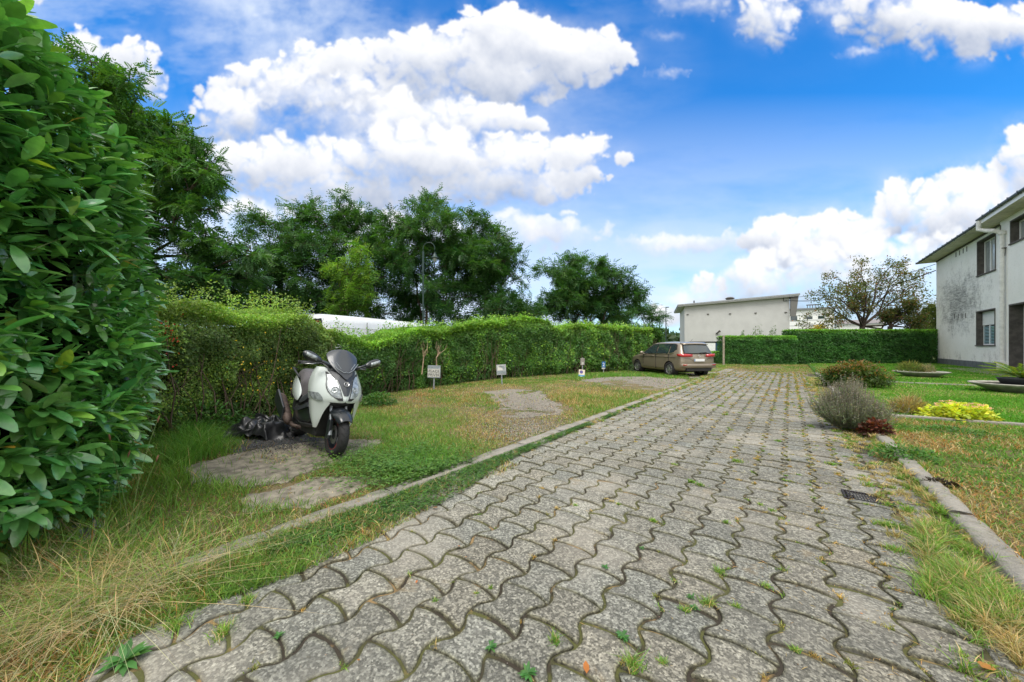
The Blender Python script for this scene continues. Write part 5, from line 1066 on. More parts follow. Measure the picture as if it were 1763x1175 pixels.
# ------------------------------------------------------------ long hedge behind the parking bays
_ys = np.linspace(-1.5, 22.4, 400); _px, _py, _d = proj(hedge_x(_ys), _ys)
TOPX = [230,300,400,470,530,560,600,650,690,720,780,850,900,940,965,1000,1060,1110,1150,1185,1200,1210]; TOPY = [519,524,538,532,544,568,582,584,571,568,569,556,550,553,566,562,563,567,566,566,574,580]
_top = H+(597-np.interp(_px, TOPX, TOPY))*_d/F
def ztop(y): return np.interp(y, _ys, _top)
def y_at(px): return float(np.interp(px, _px, _ys))
def build_hedge(name, label, pa, pb, n, ls0, ls1, cface, ctop, wild=0.0, depth=1.1, seed=0, thin=.0, twigs=500):
    ya, yb = y_at(pa), y_at(pb); xa = float(hedge_x(ya)); root = empty(name, (xa, ya, 0), 0, label, 'hedge'); R = np.array(root.location)
    top_share = .30
    nt_ = int(n*top_share); nf = n-nt_
    # face
    y = rs.uniform(ya, yb, nf); zt = ztop(y); z = .04+rs.rand(nf)*(zt-.04)
    bul = .22*(vnoise(np.stack([y, z, 0*y], 1), 1.1, 5+seed)-.5)+.16*(vnoise(np.stack([y, z, 0*y], 1), 3.2, 6+seed)-.5)*(1+2*wild)+wild*.5*(vnoise(np.stack([y, z, 0*y], 1), .7, 9)-.5)
    dep = rs.rand(nf)**1.8*.45; rnd = .25*np.clip((z-(zt-.35))/.35, 0, 1)**2
    hx = hedge_x(y); dx = (hedge_x(y+.05)-hedge_x(y-.05))/.1; nn = norm(np.stack([np.ones(nf), -dx, 0*y], 1))
    off = bul-dep-rnd-.20*np.clip(.5-z, 0, .5)*2; P = np.stack([hx+nn[:, 0]*off, y+nn[:, 1]*off, z], 1)
    keep = rs.rand(nf) < np.clip((.42+1.5*(vnoise(P, 2.4, 7+seed)-.42)+.42*(z > .5)-thin*(vnoise(P, 1.1, 8) > .6)), .12, 1)
    cl = vnoise(P, 1.3, 11+seed)*.5+vnoise(P, 4, 12)*.5
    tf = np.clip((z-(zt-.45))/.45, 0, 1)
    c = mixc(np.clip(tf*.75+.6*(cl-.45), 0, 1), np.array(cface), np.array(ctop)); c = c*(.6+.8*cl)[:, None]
    pale = (vnoise(P, 1.7, 61) > .56) & (rs.rand(nf) < .55*wild+.10); c[pale] = np.array(ctop)*1.15; nrm = norm(nn+rs.normal(0, .55, (nf, 3))+np.array([0, 0, .35])); P1, c1, n1 = P[keep], c[keep], nrm[keep]
    # top
    y = rs.uniform(ya, yb, nt_); t = rs.rand(nt_)*depth; zt = ztop(y); q = np.stack([y, t, 0*y], 1)
    z = zt+.14*(vnoise(q, 1.6, 14+seed)-.5)*(1+2.4*wild)+.09*(vnoise(q, 6, 15)-.5)-rs.rand(nt_)**2*.2; z = z+.12*(vnoise(q, 2.6, 24)-.5); shoot = rs.rand(nt_) < .13+.1*wild; z = z+np.where(shoot, rs.rand(nt_)*.22*(1+wild*1.0)*(vnoise(q, 5.3, 19) > .56), 0)
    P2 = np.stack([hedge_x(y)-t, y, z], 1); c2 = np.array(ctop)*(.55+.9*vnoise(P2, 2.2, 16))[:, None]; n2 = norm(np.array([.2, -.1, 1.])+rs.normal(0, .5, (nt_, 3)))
    P = np.concatenate([P1, P2]); c = varc(np.concatenate([c1, c2]), .2); nr = np.concatenate([n1, n2])
    d = norm(np.cross(nr, rdir(len(P)))+nr*.35); _, _, dd = proj(P[:, 0], P[:, 1]); sz = np.clip(dd*.0058, ls0, ls1)*rs.uniform(.7, 1.35, len(P))
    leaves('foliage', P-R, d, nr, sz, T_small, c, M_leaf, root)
    # stems seen in the thin lower part
    sg = []
    for i in range(twigs):
        yy = rs.uniform(ya, yb); xx = hedge_x(yy)-rs.uniform(.05, .5); p = np.array([xx, yy, 0.]); hgt = rs.uniform(.5, .95)*ztop(yy); pts = [p-R]; 
        for k in range(4):
            p = p+np.array([rs.normal(.02, .06), rs.normal(0, .09), hgt/4]); pts.append(p-R)
        sg += curve_segs(pts, .012, .004)
        if rs.rand() < .5:
            p0 = pts[2]; p1 = p0+np.array([.15, rs.normal(0, .2), .3]); sg.append((p0, p1, .006, .003))
    tubes('stem', sg, M_twig, root, 4)
    # dense middle
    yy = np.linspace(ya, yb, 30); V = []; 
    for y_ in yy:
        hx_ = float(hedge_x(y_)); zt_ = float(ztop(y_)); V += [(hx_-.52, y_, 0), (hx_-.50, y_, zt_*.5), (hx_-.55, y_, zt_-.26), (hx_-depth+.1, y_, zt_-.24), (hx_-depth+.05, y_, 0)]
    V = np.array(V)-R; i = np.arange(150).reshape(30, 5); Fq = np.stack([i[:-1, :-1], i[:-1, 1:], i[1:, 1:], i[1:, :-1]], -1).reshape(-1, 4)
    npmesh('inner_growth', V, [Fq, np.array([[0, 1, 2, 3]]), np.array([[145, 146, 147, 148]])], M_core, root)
    return root
wild = build_hedge('mixed_hedge', 'wild overgrown mixed hedge with yellow flowers and bare twigs behind the scooter', 200, 585, 120000, .038, .06, (.115, .19, .05), (.24, .37, .075), .7, 1.3, 1, .15, 55)
build_hedge('privet_hedge', 'loose green privet hedge with the white van behind it and two grey signs in front', 585, 950, 150000, .034, .08, (.08, .19, .04), (.21, .39, .055), .25, 1.2, 2, .12, 240)
build_hedge('trimmed_hedge', 'bushier light green stretch of hedge behind the small blue sign', 950, 1125, 60000, .05, .11, (.09, .21, .045), (.24, .41, .07), .3, 1.6, 3, 0, 200)
build_hedge('dark_shrub_hedge', 'dark green shrub at the far end of the hedge above the brown car roof', 1125, 1204, 26000, .06, .12, (.03, .085, .02), (.07, .17, .03), .8, 1.6, 4, 0, 80)
def bare_branch(px, py0, py1, k):
    y = y_at(px); x = float(hedge_x(y))+.12; _, _, d = proj(x, y); d = float(d)
    z0 = H+(597-py1)*d/F; z1 = H+(597-py0)*d/F; sg = []
    r = empty('bare_branch', (x, y, 0), 0, 'bare pale branching stem poking out of the privet hedge, '+k, 'branch', 'bare stems in the hedge')
    pts = [(0, 0, max(z0, 0)), (rs.normal(0, .03), rs.normal(0, .05), z0+.5*(z1-z0)), (.02, rs.normal(0, .06), z0+.7*(z1-z0))]
    sg += curve_segs([np.array(p) for p in pts], .022, .014)
    for j in range(6):
        p0 = np.array(pts[1])+(np.array(pts[2])-np.array(pts[1]))*rs.rand(); p1 = p0+np.array([rs.normal(.03, .03), rs.normal(0, .12), rs.uniform(.1, .25)]); p2 = p1+np.array([0, rs.normal(0, .08), rs.uniform(.08, .22)]); sg += [(p0, p1, .010, .007), (p1, p2, .007, .003)]
    tubes('stem', sg, M_pale, r, 5)
M_pale = plain('pale_wood', (.36, .26, .17), .85, var=.3)
bare_branch(722, 590, 645, 'left of the two'); bare_branch(748, 592, 640, 'right of the two')
# yellow flowers on the wild hedge, a small leafy clump low at its foot
def wild_extras():
    R = np.array(wild.location); n = 90; px = rs.normal(440, 28, n); py = rs.normal(632, 26, n)
    y = np.array([y_at(a) for a in px]); x = hedge_x(y)+.18; _, _, d = proj(x, y); z = H+(597-py)*d/F
    k = (z > .3); P = np.c_[x, y, z][k]
    cl = np.round(P/.12)*.12; P = cl+(P-cl)*.45
    o = leaves('flower', P-R, rdir(len(P)), rdir(len(P)), .022, T_round, varc(np.tile([.75, .5, .03], (len(P), 1))), M_leaf, wild); tag(o, kind='stuff')
    n = 60; px = rs.normal(285, 12, n); py = rs.normal(585, 18, n); y = np.array([y_at(a) for a in px]); x = hedge_x(y)+.15; _, _, d = proj(x, y); z = H+(597-py)*d/F
    o = leaves('berry', np.c_[x, y, z]-R, rdir(n), rdir(n), .022, T_round, varc(np.tile([.45, .03, .02], (n, 1))), M_leaf, wild); tag(o, kind='stuff')
wild_extras()

# plants on the right
X, Y = G(1466, 668, .05); mound('spirea_bush', 'rounded bush with rusty orange and green leaves beside the far right of the driveway', 'bush', X+.1, Y+.2, 1.0, .85, 1.0, 13000, .07, T_leaf(2, .15, .1, .45), (.04, .08, .015), (.13, .2, .03), 0, .05, (.24, .13, .045), lobes=26)
X, Y = G(1470, 735, .08)
def lavender():
    cx, cy = G(1466, 733, .08); root = empty('lavender_bush', (cx, cy, .06), 0, 'silvery grey lavender bush spilling over the right kerb in front of the rusty bush', 'bush'); n = 1700
    a = rs.uniform(0, 2*PI, n); rr = np.sqrt(rs.rand(n)); lean = np.c_[np.cos(a)*rr, np.sin(a)*rr]; h = .66*(1-.5*rr**2)*rs.uniform(.5, 1.2, n)*(.75+.5*vn2(lean[:, 0], lean[:, 1], 2.5, 44)); lean = lean+.25*rs.normal(0, 1, (n, 2))*rr[:, None]+np.array([-.12, 0])*h[:, None]
    base = np.c_[lean*.16, np.zeros(n)]; tip = np.c_[lean*np.array([.43, .42])*rs.uniform(.8, 1.1, (n, 1)), h]
    mid = (base+tip)/2+np.c_[lean*.06, np.full(n, .03)]; sg = []
    for i in range(0, n): sg += [(base[i], mid[i], .0035, .0028), (mid[i], tip[i], .0026, .0018)]
    tubes('stem', sg, plain('lavender_stem', (.20, .19, .14), .9, var=.4, vs=5), root, 3)
    k = rs.rand(n) < .45; T = tip[k]; m = 7; q = np.repeat(T, m, 0)+np.c_[np.zeros((len(T)*m, 2)), np.tile(np.arange(m)*.011, len(T))]+rs.normal(0, .003, (len(T)*m, 3)); leaves('seed_head', q, rdir(len(q)), rdir(len(q)), .012, T_round, varc(np.tile([.24, .21, .19], (len(q), 1))), M_leaf, root)
    m = 16; t = rs.uniform(.05, .8, n*m); b0 = np.repeat(base, m, 0); b1 = np.repeat(mid, m, 0); b2 = np.repeat(tip, m, 0); tt = t[:, None]; q = np.where(tt < .5, b0+(b1-b0)*tt*2, b1+(b2-b1)*(tt-.5)*2)
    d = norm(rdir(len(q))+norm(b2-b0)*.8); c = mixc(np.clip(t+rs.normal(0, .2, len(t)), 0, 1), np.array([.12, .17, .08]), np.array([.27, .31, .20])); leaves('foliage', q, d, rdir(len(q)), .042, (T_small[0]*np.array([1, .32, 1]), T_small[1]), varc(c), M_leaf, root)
lavender()
X, Y = G(1508, 745, .08); mound('coral_bells_plant', 'dark red leafed plant at the foot of the lavender beside the kerb', 'plant', X+.0, Y-.02, .17, .15, .2, 450, .045, T_round, (.05, .018, .014), (.17, .05, .03), .3, .06, None, False)
X, Y = G(1452, 705, .08); mound('rusty_stem_clump', 'small rust brown dry clump within the right side of the lavender', 'plant', G(1500, 722, .08)[0], G(1500, 722, .08)[1], .2, .2, .33, 500, .045, T_leaf(2), (.10, .06, .02), (.24, .12, .03), .2, .06, None, False)
def sedum():
    cx, cy = G(1650, 724, .06); root = mound('sedum_plant', 'low bright yellow leafed sedum with pale pink flower heads on the lawn edge', 'plant', cx, cy, .46, .30, .29, 1900, .05, T_round, (.38, .42, .04), (.74, .76, .12), .1, .05, None, False)
    n = 16; a = rs.uniform(0, 2*PI, n); r = rs.rand(n)**.5
    for i in range(n):
        x, y = .40*r[i]*math.cos(a[i]), .24*r[i]*math.sin(a[i]); z = .31*(1-.3*r[i]**2)+rs.uniform(0, .05); m = 36; q = np.c_[rs.normal(0, .018, (m, 2))+[x, y], z+rs.normal(0, .006, m)]
        leaves('flower_head', q, norm(np.c_[rs.normal(0, .3, (m, 2)), np.ones(m)]), rdir(m), .014, T_round, varc(np.tile([.80, .50, .42], (m, 1)), .1), M_leaf, root)
sedum()
for i, (a, b_, r, h, lab) in enumerate([(1565, 712, .22, .28, 'dry straw coloured grass clump between the lavender and the yellow sedum'), (1640, 742, .45, .06, 'low dark green creeping plant under the yellow sedum'), (1555, 785, .30, .14, 'green leafy weed clump spilling over the raised kerb')]):
    X, Y = G(a, b_, .08); mound('weed_clump', lab, 'plant', X, Y, r, r*.7, h, 900, .04 if i else .07, T_leaf(2, .2, .3, .45) if i else (T_small[0]*np.array([2.2, .25, 1]), T_small[1]), (.06, .15, .03) if i else (.35, .26, .13), (.11, .25, .04) if i else (.5, .4, .22), -.3 if i == 0 else .2, .06, None, False)
# understory plants by the scooter and the car
for a, b_, r, h, c0, c1, lab in [(330, 752, .5, .55, (.05, .14, .03), (.12, .28, .05), 'leafy green ferny clump at the foot of the mixed hedge left of the black sheet'), (395, 735, .35, .42, (.06, .14, .04), (.15, .28, .07), 'pale green weed clump behind the black plastic sheet'),
                                 (1098, 640, .55, .6, (.08, .16, .07), (.25, .38, .2), 'silvery leafy weed beside the front of the brown car'), (650, 700, .4, .3, (.05, .14, .03), (.1, .22, .04), 'dark leafy clump at the hedge foot right of the scooter')]:
    X, Y = G(a, b_); mound('leafy_weed', lab, 'plant', X, Y, r, r, h, 1500, .07, T_leaf(2, .2, .3, .4), c0, c1, .2, 0, None, False)

# ------------------------------------------------------------ far clipped hedge
def far_hedge(name, label, pxa, pxb, dtop, d, n, depth, cf=(.06, .18, .035), ct=(.20, .42, .055)):
    a = np.array(D(pxa, 628, d)); b_ = np.array(D(pxb, 628, d)); a[2] = b_[2] = 0; ln = np.linalg.norm(b_-a); t = (b_-a)/ln; nn = np.array([t[1], -t[0], 0.]); R = a
    zt = H+(597-dtop)*d/F; root = empty(name, a, 0, label, 'hedge')
    nf = int(n*.72); s = rs.rand(nf)*ln; z = rs.rand(nf)*zt; q = np.stack([s, z, 0*s], 1); off = .14*(vnoise(q, 1.4, 31)-.5)+.10*(vnoise(q, 4, 32)-.5)-rs.rand(nf)**2*.25-.2*np.clip((z-zt+.25)/.25, 0, 1)**2
    P1 = s[:, None]*t+nn*off[:, None]; P1[:, 2] = z; cl = vnoise(q*np.array([1, 3, 1]), 1.5, 33); c1 = mixc(np.clip((z-zt+.3)/.3, 0, 1)*.8, np.array(cf), np.array(ct))*(.5+.95*cl)[:, None]; n1 = norm(nn+rs.normal(0, .5, (nf, 3))+[0, 0, .4])
    nt_ = n-nf; s = rs.rand(nt_)*ln; w = rs.rand(nt_)*depth; P2 = s[:, None]*t-nn*w[:, None]; P2[:, 2] = zt+.07*(vnoise(np.stack([s, w, 0*s], 1), 2, 34)-.5)+rs.normal(0, .03, nt_); c2 = np.array(ct)*rs.uniform(.6, 1.3, (nt_, 1)); n2 = norm(np.array([0, 0, 1.])+rs.normal(0, .5, (nt_, 3)))
    ne = n//9; q = rs.rand(ne, 2); P3 = -nn*(q[:, :1]*depth)+t*(rs.rand(ne, 1)**2*.35); P3[:, 2] = q[:, 1]*zt; c3 = np.array(cf)*rs.uniform(.5, 1.3, (ne, 1)); n3 = norm(-t+rs.normal(0, .5, (ne, 3))); c2 = np.concatenate([c2, c3]); n2 = np.concatenate([n2, n3]); P2 = np.concatenate([P2, P3])
    P = np.concatenate([P1, P2]); nr = np.concatenate([n1, n2]); leaves('foliage', P, norm(np.cross(nr, rdir(len(P)))+.3*nr), nr, .10*rs.uniform(.7, 1.3, len(P)), T_small, varc(np.concatenate([c1, c2]), .2), M_leaf, root)
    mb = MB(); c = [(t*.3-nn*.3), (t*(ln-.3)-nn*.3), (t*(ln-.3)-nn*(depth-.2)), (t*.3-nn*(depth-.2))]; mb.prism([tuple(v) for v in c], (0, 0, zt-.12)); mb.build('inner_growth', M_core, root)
far_hedge('clipped_hedge', 'lower left stretch of the far clipped hedge in front of the white building', 1250, 1372, 580, 27, 22000, 1.2)
far_hedge('clipped_hedge', 'long higher stretch of the far clipped hedge ending at the white brick house', 1368, 1618, 569, 27.4, 42000, 1.3)
far_hedge('low_hedge', 'short low hedge between the brown car and the gate post', 1222, 1246, 607, 30, 4000, .8)

# ------------------------------------------------------------ trees
def tree(name, label, base_px, d, blobs, nfr, fsz, cd, cl_, clump=.5, ncl=90, trunk_r=.16, droop=.35, dj=.8, tm=None, group=None, seed=0, dens=.5, trunks=1):
    bX = D(base_px, 600, d); base = np.array([bX[0], bX[1], 0.]); root = empty(name, base, 0, label, 'tree', group)
    cen, rad = [], []
    fw = np.array([-SA, CA, 0]); rt = np.array([CA, SA, 0])
    for cx, cy, rx, ry in blobs:
        p = np.array(D(cx, cy, d+rs.normal(0, dj*.5))); cen.append(p-base); rad.append((rx*d/F, min(rx, ry)*d/F*1.1, ry*d/F))
    cen = np.array(cen); rad = np.array(rad); vol = rad.prod(1)**(2/3); pick = rs.choice(len(cen), ncl, p=vol/vol.sum())
    u = rdir(ncl); r = rs.rand(ncl)**.42; loc = u*rad[pick]*r[:, None]; cp = cen[pick]+loc[:, :1]*rt+loc[:, 1:2]*fw+loc[:, 2:3]*np.array([0, 0, 1.]); cp[:, 2] = np.maximum(cp[:, 2], .4)
    # limbs: trunk(s) -> blob centres -> clump centres
    sg = []; top = cen[:, 2].max(); tops = []
    for k in range(trunks):
        c0 = cen[rs.randint(len(cen))]*np.array([.5, .5, 1]); p = np.array([rs.normal(0, .3)*(trunks > 1), rs.normal(0, .3)*(trunks > 1), 0.]); pts = [p]
        goal = np.array([c0[0], c0[1], top*.66]); 
        for j in range(1, 7): pts.append(p+(goal-p)*(j/6)+rs.normal(0, .10, 3)*[1, 1, .2])
        sg += curve_segs(pts, trunk_r, trunk_r*.10); tops.append(pts)
    allp = np.array([q for t in tops for q in t]); limb = {}
    for i, c in enumerate(cen):
        ok = allp[allp[:, 2] < c[2]-.15] if (allp[:, 2] < c[2]-.15).any() else allp[:1]
        s0 = ok[np.argmin(np.linalg.norm(ok-c, axis=1)+.35*np.abs(c[2]-ok[:, 2]))]; mid = (s0+c)/2+rs.normal(0, .18, 3)+[0, 0, -.15]; sg += curve_segs([s0, mid, c], trunk_r*.38, trunk_r*.14); limb[i] = [mid, c, s0]
    for j in range(ncl):
        L_ = np.array(limb[pick[j]]); s0 = L_[np.argmin(np.linalg.norm(L_-cp[j], axis=1))]; mid = (s0+cp[j])/2+rs.normal(0, .1, 3); sg += curve_segs([s0, mid, cp[j]], trunk_r*.14, .012)
    # foliage sprays: fronds along little twigs of every clump
    per = max(3, nfr//ncl); cs_ = clump*rs.uniform(.6, 1.35, ncl); j = np.repeat(np.arange(ncl), per); m = len(j)
    nt2 = 7; tw = rdir(ncl*nt2).reshape(ncl, nt2, 3); tw[:, :, 2] = tw[:, :, 2]*.55+.22; tw = norm(tw); ti = rs.randint(0, nt2, m); td = tw[j, ti]; t = rs.rand(m)**.8
    P = cp[j]+td*(cs_[j]*t)[:, None]*1.25+rs.normal(0, .05, (m, 3))*clump*2; out = norm(td*.8+rdir(m)*.75+np.array([0, 0, -.15]))
    for a in range(ncl):
        for b_ in range(0, nt2, 2): sg.append((cp[a], cp[a]+tw[a, b_]*cs_[a]*1.2, .012, .004))
    tubes('trunk', sg, M_bark, root, 5)
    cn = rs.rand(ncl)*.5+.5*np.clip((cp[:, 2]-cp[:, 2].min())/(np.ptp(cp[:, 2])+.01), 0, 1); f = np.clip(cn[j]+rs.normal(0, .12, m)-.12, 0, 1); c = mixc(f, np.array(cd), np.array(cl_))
    nr = norm(np.array([0, 0, 1.])+out*.2+rs.normal(0, .35, (m, 3)))
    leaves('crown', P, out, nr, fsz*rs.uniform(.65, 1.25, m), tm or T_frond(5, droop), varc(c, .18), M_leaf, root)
    return root
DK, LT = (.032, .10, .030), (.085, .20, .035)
FR4 = T_frond(4, .4, .34)
tree('locust_tree', 'tallest locust tree with feathery leaves, right behind the laurel hedge', 225, 13, [(185,160,45,50),(235,170,35,40),(200,240,75,60),(260,280,70,60),(320,300,58,52),(225,350,80,60),(300,380,75,50),(350,330,34,50),(355,290,30,24),(200,430,90,60),(290,460,90,45),(370,430,62,45),(400,480,45,40),(150,300,60,90),(170,170,50,40),(230,220,55,40),(285,235,50,35),(310,270,45,40),(420,440,30,40),(330,500,90,35),(150,500,80,50)], 15000, .34, DK, (.115, .27, .05), .44, 210, .17, .35, 1.2, T_frond(6, .35), 'locust trees behind the hedge', trunks=3)
M2 = [('locust tree with an open crown, leftmost of the group left of the green street lamp', 480, 24, [(470,385,42,26),(510,375,45,28),(490,425,50,32),(455,470,38,40),(520,450,45,45),(500,510,60,40),(430,400,18,14),(450,525,50,32),(540,520,50,36),(425,500,36,36)], 8200, 110),
      ('locust tree with the highest top of the middle group, behind the white van', 590, 25, [(585,352,28,24),(560,385,48,30),(610,395,50,32),(560,440,50,40),(640,430,50,45),(590,490,70,45),(590,540,70,28),(560,500,50,40),(640,500,50,40)], 9500, 130),
      ('locust tree behind the green street lamp and above the van roof', 720, 24.5, [(735,360,26,26),(670,385,42,30),(700,410,60,38),(760,395,42,36),(690,460,60,45),(770,460,55,48),(720,520,80,38),(670,540,60,28),(770,520,50,40),(720,430,70,40)], 11000, 140),
      ('locust tree at the right end of the middle group, with its lowest branches reaching right', 830, 25.5, [(810,390,35,24),(845,400,28,22),(800,430,55,38),(860,450,38,36),(885,470,26,14),(830,490,65,42),(850,530,68,26),(790,540,60,26),(820,460,60,40),(880,530,40,30),(905,535,28,22)], 10500, 130),
      ('broad locust tree standing apart to the right of the middle group', 1010, 36, [(985,452,28,14),(1035,465,40,16),(960,480,42,24),(1010,485,55,28),(1070,480,34,22),(1095,500,20,16),(980,520,62,26),(1050,520,55,26),(940,530,35,22),(1010,548,80,18),(1000,510,70,34)], 12000, 160),
      ('smallest far locust tree at the right end of the tree line', 1105, 44, [(1100,535,24,14),(1122,545,16,12),(1080,550,30,12)], 1500, 30)]
for k, (lab, bp, d, bl, nf, nc) in enumerate(M2):
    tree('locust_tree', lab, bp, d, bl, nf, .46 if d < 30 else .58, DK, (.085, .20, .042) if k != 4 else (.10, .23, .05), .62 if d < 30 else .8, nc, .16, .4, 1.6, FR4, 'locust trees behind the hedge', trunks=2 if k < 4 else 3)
tree('weeping_tree', 'small yellow green tree with drooping sprays just left above the white van', 605, 21.5, [(620,450,22,20),(590,470,35,24),(625,490,25,36),(595,520,40,30)], 2000, .40, (.09, .20, .035), (.24, .42, .06), .38, 45, .08, .9, .6, T_frond(4, .8, .3))
def fruit_tree(px0, label, blobs, lean, n, r0):
    d = 31; root = tree_like = empty('fruit_tree', (0, 0, 0), 0, label, 'tree'); base = np.array(D(px0, 597, d)); base[2] = 0; root.location = base
    sg = []; tips = []
    def grow(p, q, r, lev):
        mid = (p+q)/2+rs.normal(0, .08*np.linalg.norm(q-p), 3); sg.extend(curve_segs([p, mid, q], r, r*.5))
        if lev == 0: tips.append(q); return
        for k in range(4):
            dd = norm(norm(q-mid)+rs.normal(0, .55, 3)+np.array([0, 0, .12])); ln = np.linalg.norm(q-p)*rs.uniform(.35, .6); s0 = mid+(q-mid)*rs.uniform(.1, 1); grow(s0, s0+dd*ln, r*.4, lev-1)
    z0 = H+(597-560)*d/F; fork = np.array([lean, 0, z0-.1]); sg += curve_segs([np.array([0, 0, 0.]), fork*[.5, 1, .5], fork], r0, r0*.8)
    for cx, cy in blobs:
        q = np.array(D(cx, cy, d+rs.normal(0, .7)))-base; q = fork+(q-fork)*.80; grow(fork, q, r0*.36, 2)
    tips = np.array(tips); tubes('trunk', sg, M_bark, root, 5)
    m = n//len(tips); q = np.repeat(tips, m, 0)+rs.normal(0, .20, (len(tips)*m, 3)); f = rs.rand(len(tips)).repeat(m); c = mixc(f, np.array([.08, .125, .035]), np.array([.16, .15, .045])); c[rs.rand(len(c)) < .12] = [.2, .09, .03]
    leaves('crown', q, norm(rdir(len(q))+[0, 0, -.4]), rdir(len(q)), .18*rs.uniform(.6, 1.2, len(q)), T_leaf(2, .1, .2, .55), varc(c), M_leaf, root)
fruit_tree(1490, 'gnarled sparse fruit tree with crooked limbs and rusty leaves behind the clipped hedge', [(1492,470),(1515,468),(1545,470),(1478,485),(1430,498),(1410,520),(1405,545),(1440,540),(1470,530),(1500,510),(1530,500),(1560,500),(1550,530),(1575,540),(1460,505)], -.2, 10000, .24)
fruit_tree(1530, 'second low fruit tree stump with leaves beside the cypress and the house', [(1545,540),(1565,555),(1570,530),(1520,545),(1580,565)], .1, 7000, .22)
def cypress():
    for cx, w, top, lab in ((1594, 8, 532, 'slim dark cypress, left of the two by the house corner'), (1604, 8, 526, 'slim dark cypress, right of the two by the house corner')):
        d = 36; b_ = np.array(D(cx, 597, d)); b_[2] = 0; root = empty('cypress', b_, 0, lab, 'tree', 'cypresses by the house'); n = 3000; h = H+(597-top)*d/F; t = rs.rand(n); r = w*d/F*np.clip(np.sin(PI*(.12+.86*t))**.5, .15, 1)*(.75+.4*rs.rand(n)); a = rs.uniform(0, 2*PI, n)
        P = np.c_[np.cos(a)*r, np.sin(a)*r, .2+t*(h-.2)]; dr = norm(np.c_[np.cos(a)*.3, np.sin(a)*.3, np.ones(n)]+rs.normal(0, .15, (n, 3))); leaves('crown', P, dr, rdir(n), .22, T_small, varc(np.tile([.07, .10, .025], (n, 1)), .3), M_leaf, root)
        tubes('trunk', [(np.array([0, 0, 0.]), np.array([0, 0, h*.9]), .09, .03)], M_bark, root)
cypress()
b_ = D(1409, 575, 32); mound('yellow_shrub', 'bright yellow shrub peeking over the far clipped hedge', 'bush', b_.x, b_.y, .75, .7, .95, 1800, .12, T_small, (.40, .34, .02), (.75, .55, .04), 0, 2.3, None, True)
for k, (a, t, w) in enumerate([(1302, 563, 14), (1330, 566, 8), (1353, 570, 8), (1278, 572, 5)]):
    b_ = D(a, 600, 30.5); h = H+(597-t)*30.5/F
    mound('small_shrub', ['leafy green shrub, widest of those rising over the hedge before the white building', 'narrow sprig rising over the hedge just right of the widest shrub', 'small shrub over the hedge next to the right corner of the white building', 'thin dry stem shrub, leftmost over the hedge before the white building'][k], 'bush', b_.x, b_.y, w*30.5/F, .5, h, 1300, .12, T_leaf(2), (.05, .12, .03), (.12, .22, .05), 0, 0, None, True)
# faint far woodland line so the ground meets the sky behind things
def far_wood():
    n = 26000; px = rs.uniform(-900, 2600, n); d = rs.uniform(130, 170, n); P = []
    u = (px-881.5)/F; X = d*(u*CA-SA); Y = d*(u*SA+CA); z = rs.rand(n)*(3.5+5.5*vn2(px/100, 0*px, .7, 77))
    o = leaves('far_woodland', np.c_[X, Y, z], rdir(n), rdir(n), 3.0*rs.uniform(.6, 1.3, n), T_small, varc(np.tile([.045, .085, .035], (n, 1)), .25), M_leaf); tag(o, kind='stuff')
far_wood()
# ------------------------------------------------------------ grass
def blades(name, P, h, col, lean=.35, width=.006, parent=None, segs=2, az=None, z0=0.0, mat_=None):
    n = len(P)
    if n == 0: return None
    az = rs.uniform(0, 2*PI, n) if az is None else az
    ln = np.abs(rs.normal(lean, lean*.45, n)); d = np.stack([np.cos(az), np.sin(az)], 1)
    h = np.broadcast_to(np.asarray(h, float), (n,)); w = np.broadcast_to(np.asarray(width, float), (n,))*rs.uniform(.7, 1.3, n)
    fa = rs.uniform(0, 2*PI, n); side = np.stack([np.cos(fa), np.sin(fa), 0*fa], 1)
    rows = []
    for s in range(segs+1):
        t = s/segs; hor = h*ln*t**1.8*1.2; ver = h*(t-.28*np.minimum(ln, 1.6)*t**2.2)
        c = np.stack([P[:, 0]+d[:, 0]*hor, P[:, 1]+d[:, 1]*hor, P[:, 2]+z0+ver], 1)
        if s < segs:
            ww = (w*(1-.55*t))[:, None]*.5; rows += [c-side*ww, c+side*ww]
        else: rows += [c]
    V = np.stack(rows, 1); k = V.shape[1]; base = np.arange(n)[:, None]*k
    q = [base+np.array([[2*s, 2*s+1, 2*s+3, 2*s+2]]) for s in range(segs-1)]
    t3 = base+np.array([[2*segs-2, 2*segs-1, 2*segs]])
    C = np.repeat(np.clip(col, 0, 1), k, axis=0)
    return npmesh(name, V.reshape(-1, 3), (q+[t3]) if q else [t3], mat_ or M_grass, parent, C)
def scatter(n, x0, x1, y0, y1): return rs.uniform(x0, x1, n), rs.uniform(y0, y1, n)
def bump(px, py, cx, cy, rx, ry): return np.exp(-((px-cx)/rx)**2-((py-cy)/ry)**2)

